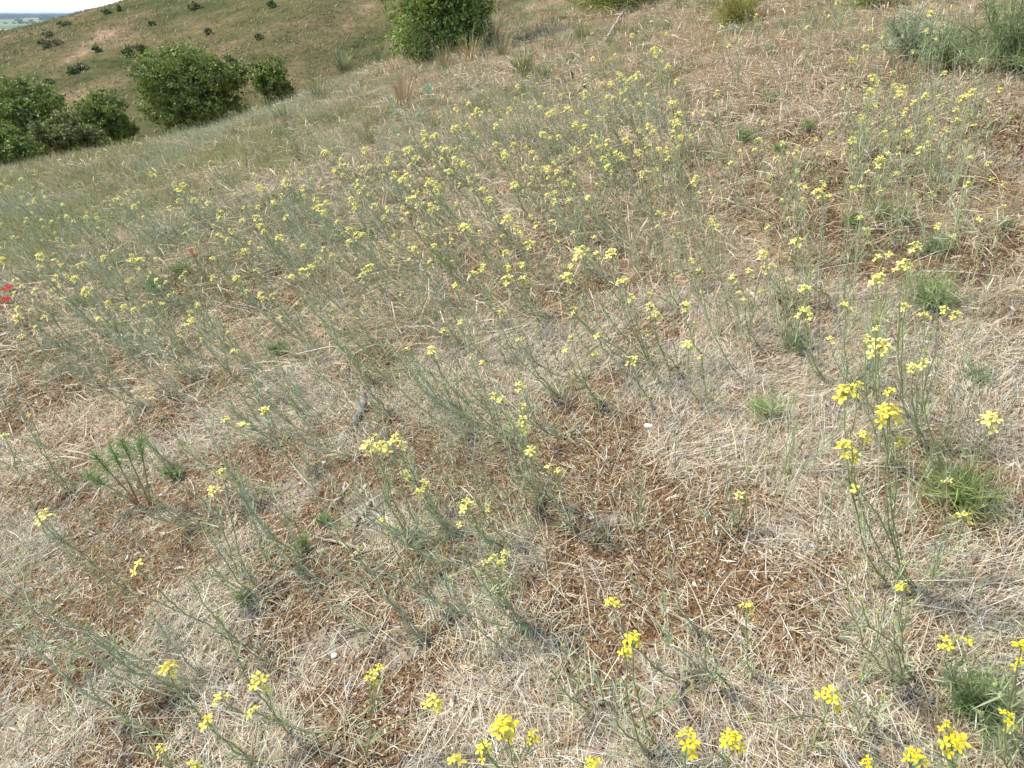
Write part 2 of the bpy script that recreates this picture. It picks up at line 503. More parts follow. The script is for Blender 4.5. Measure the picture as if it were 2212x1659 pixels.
    o2 = mesh_obj('dry_ears', V, Q, np.repeat(np.repeat(np.array(lin(222, 202, 166))[None] * rng.uniform(.8, 1.05, n)[:, None], m, 0), 6, 0), (M['straw'],))
    tag(o2, 'pale dry grass ears scattered on the straw', 'grass ears', kind='stuff')
    # crumbs: rust moss bits, chaff
    x, y, r = fan(560000, 0.45, 5.5, 0.7)
    b = bare(x, y)
    keep = rng.random(len(x)) < (0.30 + 0.70 * (1 - sstep(0.42, 0.62, b))) * (1 - 0.6 * sand_w(x, y))
    x, y, r = x[keep], y[keep], r[keep]
    n = len(x)
    z = height(x, y) + rng.gamma(1.3, 0.003, n)
    L = rng.uniform(0.004, 0.012, n) * np.clip(r / 2, 1, 2); W = rng.uniform(0.0012, 0.004, n) * np.clip(r / 2, 1, 2)
    d = norm(np.stack([rng.normal(0, 1, n), rng.normal(0, 1, n), rng.normal(0, 0.45, n)], -1))
    sd = norm(np.cross(d, norm(np.stack([rng.normal(0, .5, n), rng.normal(0, .5, n), np.ones(n)], -1))))
    P = arcs(np.stack([x, y, z], -1), d, L, np.stack([np.zeros(n), np.zeros(n), rng.uniform(-.4, .5, n)], -1), 3)
    V, Q = ribbons(P, W[:, None] * np.array([.5, 1, .4])[None], sd)
    pal = np.array([lin(124, 88, 60), lin(146, 108, 76), lin(100, 72, 52), lin(178, 146, 110), lin(210, 190, 156), lin(78, 60, 46), lin(162, 124, 86)])
    col = pal[rng.choice(7, n, p=[.24, .2, .16, .12, .12, .08, .08])] * rng.uniform(0.7, 1.15, n)[:, None]
    o = mesh_obj('moss_crumbs', V, Q, np.repeat(col, 6, 0), (M['moss'],))
    tag(o, 'rust-brown dry moss and chaff between the straw', 'moss', kind='stuff')
build_litter()

# ------------------------------------------------------------------ standing grass (stuff)
def tufts(bases, nb, Lr, spread, droop, pal, wid, lean=(0, 0), K=5, head=0.0):
    """blades of many tufts in one go"""
    n = len(bases)
    cnt = rng.integers(nb[0], nb[1] + 1, n)
    idx = np.repeat(np.arange(n), cnt)
    N_ = len(idx)
    B = bases[idx] + np.stack([rng.normal(0, spread, N_), rng.normal(0, spread, N_), np.zeros(N_)], -1)
    B[:, 2] = height(B[:, 0], B[:, 1])
    a = rng.uniform(0, 2 * math.pi, N_); k = np.abs(rng.normal(0, 0.45, N_))
    d = norm(np.stack([np.cos(a) * k + lean[0], np.sin(a) * k + lean[1], np.ones(N_)], -1))
    sc = rng.uniform(0.7, 1.25, n)[idx]
    L = rng.uniform(Lr[0], Lr[1], N_) * sc
    bd = np.stack([np.cos(a), np.sin(a), -0.9 * np.ones(N_)], -1) * (rng.uniform(0.1, 1.0, N_) * droop)[:, None] + np.array([lean[0], lean[1], 0]) * 0.5
    P = arcs(B, d, L, bd, K)
    far = np.hypot(B[:, 0], B[:, 1])
    w = rng.uniform(wid[0], wid[1], N_) * np.clip(far / 4, 1, 3)
    prof = np.linspace(1, 0.25, K)
    if head > 0:
        prof = np.array([0.7, 0.6, 0.6, 1 + head, 1 + head * .6][-K:]) if K == 5 else prof
    V, Q = ribbons(P, w[:, None] * prof[None], norm(np.stack([-np.sin(a), np.cos(a), rng.normal(0, .4, N_)], -1)))
    base_c = pal[rng.integers(0, len(pal), n)][idx]
    own = pal[rng.integers(0, len(pal), N_)]
    col = (0.6 * base_c + 0.4 * own) * rng.uniform(0.75, 1.2, N_)[:, None]
    return V, Q, np.repeat(col, K * 2, 0)

PAL_DRY = np.array([lin(206, 184, 148), lin(190, 164, 124), lin(216, 200, 172), lin(176, 146, 106), lin(198, 172, 138)])
PAL_GREEN = np.array([lin(124, 134, 58), lin(138, 144, 74), lin(146, 148, 94), lin(100, 114, 54), lin(158, 148, 100), lin(140, 128, 72)])
PAL_GREY = np.array([lin(146, 152, 110), lin(132, 140, 98), lin(168, 168, 132), lin(122, 130, 84)])


def build_grass():
    # pale drooping annual grass, in drifts
    x, y, r = fan(11000, 2.3, 13.5, 1.15, 42)
    X_, Y_, d_ = to_px(P3(x, y))
    n = fbm(x / 1.1, y / 1.1, 141, 3)
    drift = np.zeros(len(x))
    for cx, cy, rx, ry, w in ((930, 560, 260, 110, .9), (1330, 470, 240, 130, .9), (1150, 330, 330, 140, .8), (600, 520, 260, 110, .6), (1750, 190, 300, 120, 1), (2080, 330, 220, 160, .8), (250, 720, 240, 90, .8), (1500, 330, 300, 90, .7), (1900, 520, 250, 90, .5), (700, 430, 250, 80, .6), (1000, 640, 300, 90, .5)):
        drift = np.maximum(drift, w * np.exp(-((X_ - cx) / rx) ** 2 - ((Y_ - cy) / ry) ** 2))
    keep = (rng.random(len(x)) < np.clip(0.10 + 1.1 * drift * sstep(0.25, 0.55, n), 0, 1) * (1 - 0.5 * green_w(x, y)))
    b = P3(x[keep], y[keep])
    o = mesh_obj('dry_grass', *tufts(b, (10, 26), (0.07, 0.19), 0.035, 1.0, PAL_DRY, (0.0009, 0.0018), (-0.15, 0), head=1.4), (M['straw'],))
    tag(o, 'pale dry annual grass with drooping heads in drifts across the slope', 'dry grass', kind='stuff')
    # flattened dry clumps, rooted and lying in all directions
    x, y, r = fan(900, 0.6, 6, 0.6)
    keep = rng.random(len(x)) < .25 + .75 * sstep(.48, .62, bare(x, y))
    b = P3(x[keep], y[keep]); n = len(b); nb = rng.integers(14, 42, n); ix = np.repeat(np.arange(n), nb); m = len(ix)
    a = rng.uniform(0, 2 * math.pi, n)[ix] + rng.normal(0, 1.5, m)
    d = norm(np.stack([np.cos(a), np.sin(a), rng.uniform(.12, .7, m)], -1))
    L = rng.uniform(.03, .10, m) * rng.uniform(.6, 1.2, n)[ix]
    P = arcs(b[ix] + np.array([0, 0, .002]), d, L, np.stack([rng.normal(0, .25, m), rng.normal(0, .25, m), -d[:, 2] * .95], -1), 5)
    P[..., 2] = np.maximum(P[..., 2], height(P[..., 0], P[..., 1], False) + .002)
    V, Q = ribbons(P, (rng.uniform(.0006, .0014, m) * np.clip(np.hypot(b[ix, 0], b[ix, 1]) / 2.6, 1, 2))[:, None] * np.array([1, 1, .9, .7, .2])[None], norm(np.stack([-np.sin(a), np.cos(a), rng.normal(0, .3, m)], -1)))
    cc = np.array(PAL_STRAW)[rng.choice(8, n, p=[.24, .2, .12, .16, .05, .03, .1, .1])][ix] * rng.uniform(.8, 1.1, m)[:, None]
    tag(mesh_obj('flattened_grass', V, Q, np.repeat(cc, 10, 0), (M['straw'],)), 'flattened clumps of dead pale grass lying on the soil', 'dry grass', kind='stuff')
    # airy haze of thin leafy stems
    x, y, r = fan(38000, 0.9, 11, 1.0, 48)
    X_, Y_, d_ = to_px(P3(x, y)); k = np.zeros(len(x))
    for cx, cy, rx, ry, w in ((250, 760, 350, 170, 1), (650, 640, 350, 170, 1), (1050, 650, 330, 220, .9), (1150, 380, 350, 150, 1), (750, 980, 300, 160, .6), (1050, 1000, 230, 160, .6), (450, 1300, 350, 200, .45), (1050, 1300, 200, 120, .5), (1400, 560, 250, 200, .7), (1970, 330, 200, 150, .8), (1950, 700, 200, 180, .5), (1930, 1150, 220, 250, .4), (1600, 1080, 160, 130, .25), (200, 520, 300, 100, .5), (1700, 450, 250, 200, .4), (100, 1300, 200, 250, .45), (2100, 1500, 150, 150, .4)):
        k = np.maximum(k, w * np.exp(-((X_ - cx) / rx) ** 2 - ((Y_ - cy) / ry) ** 2))
    keep = rng.random(len(x)) < k * (.25 + .9 * sstep(.35, .6, fbm(x / .35, y / .35, 171, 2)))
    b = P3(x[keep], y[keep]); px = X_[keep]; n = len(b); r = np.hypot(b[:, 0], b[:, 1])
    ln = np.tan(np.radians(np.interp(px, [0, 1000, 1400, 1650, 1900, 2212], [40, 36, 24, 9, 0, -4])) + rng.normal(0, .22, n))
    d = norm(np.stack([-ln, rng.normal(0, .25, n), np.ones(n)], -1))
    L = rng.uniform(.10, .34, n)
    bd = np.stack([ln * .25, rng.normal(0, .1, n), .05 + 0 * ln], -1)
    P = arcs(b, d, L, bd, 6)
    ws = rng.uniform(.0009, .0016, n) * np.clip(r / 2.8, 1, 1.8)
    V, Q = ribbons(P, ws[:, None] * np.linspace(1.1, .6, 6)[None], norm(np.stack([np.ones(n), rng.normal(0, .6, n), .4 * np.ones(n)], -1)))
    pal = np.array([lin(152, 160, 114), lin(166, 172, 130), lin(186, 188, 154), lin(142, 152, 100), lin(174, 170, 130)])
    pc = pal[rng.integers(0, 5, n)] * rng.uniform(.8, 1.1, n)[:, None]
    bag = Bag(); bag.add(V, Q, np.repeat(pc, 12, 0))
    m = 9; ix = np.repeat(np.arange(n), m); t = rng.uniform(.12, 1, n * m); ti = np.minimum((t * 5).astype(int), 4); f = (t * 5 - ti)[:, None]
    p = P[ix, ti] * (1 - f) + P[ix, ti + 1] * f
    dd = norm(d[ix] * .7 + rng.normal(0, .55, (n * m, 3)))
    A = arcs(p, dd, rng.uniform(.012, .04, n * m) * (1.2 - .6 * t), rng.normal(0, .15, (n * m, 3)), 3)
    V, Q = ribbons(A, (ws[ix] * rng.uniform(.8, 1.5, n * m))[:, None] * np.array([.8, 1, .2])[None], norm(np.cross(dd, rng.normal(0, 1, (n * m, 3)))))
    bag.add(V, Q, np.repeat(pc[ix] * rng.uniform(.85, 1.15, n * m)[:, None], 6, 0))
    tag(bag.build('thin_stems', (M['leaf'],)), 'airy haze of thin grey-green leafy stems without flowers', 'wild herbs', kind='stuff')
    # low green and grey grass on the shoulder and up the slope
    x, y, r = fan(34000, 3.0, 19, 0.75, 42)
    keep = rng.random(len(x)) < 0.10 + 0.9 * green_w(x, y)
    b = P3(x[keep], y[keep])
    grey = fbm(b[:, 0] / 1.3, b[:, 1] / 1.3, 151, 2) + 0.2 * sstep(-3, -1, b[:, 0]) > 0.6
    bag = Bag()
    bag.add(*tufts(b[~grey], (7, 15), (0.06, 0.22), 0.05, 0.8, np.concatenate([PAL_GREEN, PAL_GREEN, PAL_DRY[:2]]), (0.0011, 0.0022), (-0.2, 0), 4))
    bag.add(*tufts(b[grey], (7, 15), (0.07, 0.24), 0.05, 0.8, np.concatenate([PAL_GREY, PAL_DRY[:1]]), (0.0011, 0.0022), (-0.2, 0), 4))
    tag(bag.build('green_grass', (M['grass'],)), 'green and grey-green grass on the shoulder of the near slope', 'grass', kind='stuff')
    # scattered low herbs among the dry grass
    x, y, r = fan(900, 3.6, 22, 0.9, 42)
    keep = rng.random(len(x)) < 0.15 + 0.85 * sstep(4.5, 8, r)
    b = P3(x[keep], y[keep]); rep_ = np.repeat(b, 5, 0) + np.concatenate([rng.normal(0, .07, (len(b) * 5, 2)), np.zeros((len(b) * 5, 1))], 1)
    kind = np.repeat(rng.random(len(b)) < .5, 5)
    bag = Bag()
    bag.add(*tufts(rep_[kind], (14, 30), (0.05, 0.16), 0.03, 0.9, np.array([lin(120, 124, 68), lin(106, 116, 58), lin(136, 134, 82)]), (0.0014, 0.003), (-0.1, 0), 4))
    bag.add(*tufts(rep_[~kind], (14, 30), (0.05, 0.14), 0.03, 0.9, np.array([lin(150, 156, 114), lin(136, 142, 98), lin(164, 160, 112)]), (0.0014, 0.003), (-0.1, 0), 4))
    tag(bag.build('low_herbs', (M['grass'],)), 'patchy low olive and grey-green herbs among dry grass upslope', 'herbs', kind='stuff')
    # brown stubble upslope
    x, y, r = fan(17000, 5.0, 26, 0.9, 42)
    b = P3(x, y)
    o = mesh_obj('stubble_grass', *tufts(b, (5, 12), (0.06, 0.2), 0.06, 0.8, np.concatenate([PAL_DRY, PAL_DRY * .7, PAL_DRY * .5, PAL_GREEN[:3]]), (0.0012, 0.0026), (-0.15, 0), 4), (M['straw'],))
    tag(o, 'short brown dry stubble covering the upper slope', 'stubble', kind='stuff')
    # tussocks on the opposite hill
    n = 190000
    x = rng.uniform(-75, 4, n); y = 17 + 62 * rng.random(n) ** 1.3
    nn, hh, pp, X, Y = _parts(x, y)
    f = fbm(x / 5, y / 5, 161, 3)
    ok = (hh > nn) & (rng.random(n) < 0.35 + 0.65 * sstep(0.4, 0.6, f))
    x, y, f = x[ok], y[ok], f[ok]
    n = len(x)
    B = P3(x, y)
    a = rng.uniform(0, 2 * math.pi, n)
    d = norm(np.stack([np.cos(a) * .5, np.sin(a) * .5, np.ones(n)], -1))
    P = arcs(B, d, rng.uniform(0.08, 0.26, n), np.stack([np.cos(a) * .5, np.sin(a) * .5, -.3 * np.ones(n)], -1), 3)
    V, Q = ribbons(P, rng.uniform(0.015, 0.05, n)[:, None] * np.array([1, .8, .2])[None], norm(np.stack([-np.sin(a), np.cos(a), 0 * a], -1)))
    pal = np.array([lin(116, 112, 72), lin(104, 106, 64), lin(132, 118, 84), lin(158, 136, 104), lin(94, 98, 60), lin(122, 112, 78)])
    tone = np.clip((fbm(x / 9, y / 9, 162, 3) - .3) * 2.2, 0, .999)
    pi = np.clip((tone * 6 + rng.normal(0, 1.2, n)), 0, 5.99).astype(int)
    order = np.array([4, 1, 0, 5, 2, 3])
    o = mesh_obj('hill_tussocks', V, Q, np.repeat(pal[order[pi]] * rng.uniform(.8, 1.1, n)[:, None], 6, 0), (M['grass'],))
    tag(o, 'olive and tan grass tussocks covering the opposite hill', 'grass', kind='stuff')
build_grass()

# ------------------------------------------------------------------ yellow-flowered plants
G_STEM = lin(150, 155, 98); G_LEAF = lin(157, 164, 114); G_SILVER = lin(184, 187, 150); G_BUD = lin(188, 190, 112)
UP = np.array([0, 0, 1.0])

def spindle(bag, p, d, L, w, col, sides=4):
    d = norm(d)
    P = p[None] + d[None] * (np.array([0, .35, .7, 1])[:, None] * L)
    V, Q = tube(P, np.array([.35, 1, .9, .2]) * w, sides)
    bag.add(V, Q, col)

def perp(d, g):
    a = np.cross(d, g.normal(0, 1, 3))
    return norm(a)

def flower(p, nrm, size, col, g, spin=None):
    """four obovate petals in a cross"""
    b = Bag()
    a = perp(nrm, g) if spin is None else spin
    c = np.cross(nrm, a)
    t = np.array([0.06, .38, .72, 1.0]); w = np.array([.10, .46, .62, .34]) * size
    for k in range(4):
        th = k * math.pi / 2 + g.normal(0, .12)
        d = a * math.cos(th) + c * math.sin(th); s = np.cross(nrm, d)
        cup = g.uniform(-.1, .45)
        L = size * g.uniform(.85, 1.1)
        line = p[None] + d[None] * (t[:, None] * L) + nrm[None] * (size * (cup * t + (.1 - cup * .6) * t * t))[:, None]
        V, Q = ribbons(line[None], w[None] * g.uniform(.85, 1.1), s[None])
        cc = jit(col, .08, g)
        cols = np.repeat(cc[None], 8, 0)
        cols[:2] *= np.array([.95, .68, .6])
        b.add(V, Q, cols)
    return b

def flower_head(p, axis, n, g, rad=0.016, size=0.0105, col=(.7, .6, .05), buds=7):
    """returns (green part, list of flowers)"""
    green = Bag(); fl = []
    axis = norm(axis)
    A = perp(axis, g); B = np.cross(axis, A)
    nb = buds + (6 if n == 0 else 0)
    for k in range(nb):
        th = k * 2.4 + g.uniform(0, .5); q = .75 * math.sqrt((k + .3) / nb)
        d = norm(axis + (A * math.cos(th) + B * math.sin(th)) * q)
        spindle(green, p - axis * .004 + d * rad * .15, d, rad * g.uniform(.65, .95), rad * .12, jit(G_BUD, .15, g))
    for k in range(n):
        th = k * 2.39996 + g.uniform(-.3, .3)
        q = .35 + 1.25 * (k + .5) / max(n, 1) if n > 2 else .9
        d = norm(axis * math.cos(q) + (A * math.cos(th) + B * math.sin(th)) * math.sin(q))
        drop = -axis * rad * .75 * max(q - .9, 0)
        c = p + d * rad * g.uniform(.85, 1.15) + drop
        s = p + drop * 1.3 - axis * rad * .5
        V, Q = tube(np.stack([s, .5 * (s + c) + axis * .001, c]), [.0005, .0006, .0011], 3)
        green.add(V, Q, jit(G_BUD, .15, g))
        nrm = norm(d * .8 + axis * .25 + UP * .35 + g.normal(0, .15, 3))
        fl.append(flower(c, nrm, size * g.uniform(.85, 1.1), col, g))
    return green, fl

def stem_leaves(bag, P, n, L, w, col, g, t0=0.05, t1=0.93, spread=.75):
    K = len(P)
    t = g.uniform(t0, t1, n) ** 1.15
    i = np.minimum((t * (K - 1)).astype(int), K - 2); f = t * (K - 1) - i
    p = P[i] * (1 - f)[:, None] + P[i + 1] * f[:, None]
    T = norm(P[i + 1] - P[i])
    r = norm(np.cross(T, g.normal(0, 1, (n, 3))))
    d = norm(T + r * g.uniform(.45, 1.5, n)[:, None] * spread)
    Ls = L * g.uniform(.5, 1.15, n) * (1.15 - .6 * t)
    bd = (T * .3 - UP * .25)[:, :] * g.uniform(-.3, 1.2, n)[:, None]
    A = arcs(p, d, Ls, bd, 4)
    V, Q = ribbons(A, (w * g.uniform(.7, 1.2, n))[:, None] * np.array([.55, 1, .85, .15])[None], norm(np.cross(d, r) + g.normal(0, .25, (n, 3))))
    c = np.asarray(col)[None] * g.uniform(.75, 1.2, n)[:, None]
    dry = (g.random(n) < .25) & (t < .3)
    c[dry] = np.array(lin(182, 162, 122)) * g.uniform(.7, 1.1, dry.sum())[:, None]
    bag.add(V, Q, np.repeat(c, 8, 0))

def gen_plant(base, heads, g, dist, silver=0.3, leafy_n=22, basal=16):
    """heads: list of (point, n_flowers, head radius, petal colour). Returns stems, leaves, heads"""
    base = np.asarray(base, float)
    stems, hs = [], []
    leaves = Bag()
    col_l = np.array(G_LEAF) * (1 - silver) + np.array(G_SILVER) * silver
    col_s = np.array(G_STEM) * (1 - silver * .6) + np.array(G_SILVER) * silver * .6
    main = None
    rs = 0.00135 * (1 if dist < 2.5 else min(dist / 2.5, 1.5)) 
    wf = min(max(dist / 2.2, 1), 1.8)
    for k, (h, nf, rad, pc) in enumerate(heads):
        h = np.asarray(h, float)
        if main is None or g.random() < .45 or np.linalg.norm(h - base) < .1:
            a = base + np.array([g.normal(0, .008), g.normal(0, .008), 0]); pull = h - a
            fl = np.array([pull[0], pull[1], 0])
            c1 = a + fl * .42 + UP * pull[2] * .16
            c2 = h - UP * pull[2] * .40 - fl * .16
            P = bez(a, c1, c2, h, 9)
            full = 1.0
        else:
            i = int(len(main) * g.uniform(.3, .62))
            a = main[i]; T = norm(main[i + 1] - main[i]); pull = h - a
            ln = np.linalg.norm(pull)
            P = bez(a, a + T * ln * .35, h - (UP * .7 + norm(pull) * .5) * ln * .3, h, 7)
            full = .6
        P = P + np.concatenate([np.zeros((1, 3)), g.normal(0, .0025, (len(P) - 2, 3)), np.zeros((1, 3))])
        if main is None: main = P
        b = Bag()
        V, Q = tube(P, np.linspace(rs * 1.25 * (full ** .5), rs * .7, len(P)), 5)
        tint = np.linspace(0, 1, len(P))[:, None]
        cs = col_s[None] * (1 - .0) * np.ones((len(P), 3))
        cs = cs * tint + (1 - tint) * (col_s * .75 + np.array(lin(150, 120, 90)) * .25)[None]
        b.add(V, Q, np.repeat(cs * g.uniform(.85, 1.15), 5, 0))
        # pods and short side shoots near the top
        stems.append(b)
        stem_leaves(leaves, P, int(leafy_n * full), .045, .0026 * wf, col_l, g)
        if nf >= 4 and g.random() < .7:
            stem_leaves(leaves, P, 6, .035, .0013 * wf, np.array(G_STEM), g, .6, .95, .45)
        T = norm(P[-1] - P[-2])
        gr, fl = flower_head(h, T + UP * .35, nf, g, rad, (rad * .76 if dist < 1.9 else rad * .68) if nf > 3 else .0105, pc, buds=6 if dist < 3 else 3)
        hs.append((gr, fl))
    if basal:
        n = basal
        a = g.uniform(0, 2 * math.pi, n); k = g.uniform(.5, 1.6, n)
        d = norm(np.stack([np.cos(a) * k, np.sin(a) * k, np.ones(n)], -1))
        p = base[None] + np.stack([g.normal(0, .012, n), g.normal(0, .012, n), np.zeros(n)], -1)
        A = arcs(p, d, g.uniform(.03, .085, n), np.stack([np.cos(a) * .4, np.sin(a) * .4, -.35 * np.ones(n)], -1), 4)
        V, Q = ribbons(A, (.0022 * wf * g.uniform(.7, 1.2, n))[:, None] * np.array([.6, 1, .8, .15])[None], norm(np.stack([-np.sin(a), np.cos(a), g.normal(0, .3, n)], -1)))
        c = col_l[None] * g.uniform(.75, 1.15, n)[:, None]
        dry = g.random(n) < .3
        c[dry] = np.array(lin(186, 168, 132)) * g.uniform(.7, 1.1, dry.sum())[:, None]
        leaves.add(V, Q, np.repeat(c, 8, 0))
    return stems, leaves, hs

PLANTS = []    # dicts: root, base px, n heads, height
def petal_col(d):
    rich = np.array([.86, .70, .035]); pale = np.array([.90, .79, .25])  # petals pale with camera depth: overexposure and translucency put into the colour
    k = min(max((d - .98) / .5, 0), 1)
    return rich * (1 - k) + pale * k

def lean_of(px):
    return R(np.interp(px, [0, 1000, 1400, 1650, 1900, 2212], [40, 36, 24, 9, 0, -4]))

def emit_plant(base, heads, g, dist, silver, leafy_n=22, basal=16, detailed=False):
    st, lv, hs = gen_plant(base, heads, g, dist, silver, leafy_n, basal)
    root = empty('flowering_plant' if any(h[1] for h in heads) else 'budding_plant', base)
    if dist < 2.6:
        for s in st: s.build('stem', (M['stem'],), root, base)
    else:
        b = Bag()
        for s in st: bag_join2(b, s)
        b.build('stem', (M['stem'],), root, base)
    lv.build('foliage', (M['leaf'],), root, base)
    nflow = 0
    for gr, fl in hs:
        ho = gr.build('flower_head' if fl else 'bud_head', (M['stem'],), root, base)
        nflow += bool(fl)
        if not fl: continue
        if detailed:
            for f in fl: f.build('flower', (M['petal'],), ho, base)
        else:
            b = Bag()
            for f in fl: bag_join2(b, f)
            b.build('petals', (M['petal'],), ho, base)
    PLANTS.append(dict(root=root, base=np.asarray(base), heads=nflow, buds=len(hs) - nflow, h=max(h[0][2] for h in heads) - base[2], dist=dist, lean=(np.mean([h[0][0] for h in heads]) - base[0])))
    return root

def bag_join2(dst, src):
    off = dst.n; acc = 0
    for V, Q, c, m in zip(src.v, src.q, src.c, src.m):
        dst.v.append(V); dst.q.append(Q + off); dst.c.append(c); dst.m.append(m)
    dst.n += src.n

def hand_plant(base_px, heads, silver=.3, leafy_n=24, basal=16, hmin=.06):
    """base and heads given where they stand in the photograph's frame: [(x, y, flowers, head width in frame px)]"""
    g = np.random.default_rng(int(base_px[0] * 7 + base_px[1] * 13))
    b = ground(*base_px)
    hh = []
    for hx, hy, nf, wpx in heads:
        d = ray(hx, hy)
        # the stem stays near the upright plane that faces the camera through its foot
        t = b[1] / d[1] * g.uniform(.94, 1.0)
        q = d * t; q = np.array([q[0], q[1], q[2] + CAM_Z])
        zg = float(height(q[0], q[1]))
        if q[2] < zg + hmin:
            q2 = ground(hx, hy, hmin)
            q = q2 if q2 is not None else q
        depth = to_px(q)[2]
        rad = np.clip(wpx / 1106 * TAN * depth * .36, .008, .021)
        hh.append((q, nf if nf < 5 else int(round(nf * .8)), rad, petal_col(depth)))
    dist = float(to_px(b)[2])
    return emit_plant(b, hh, g, dist, silver, leafy_n, basal, detailed=True)

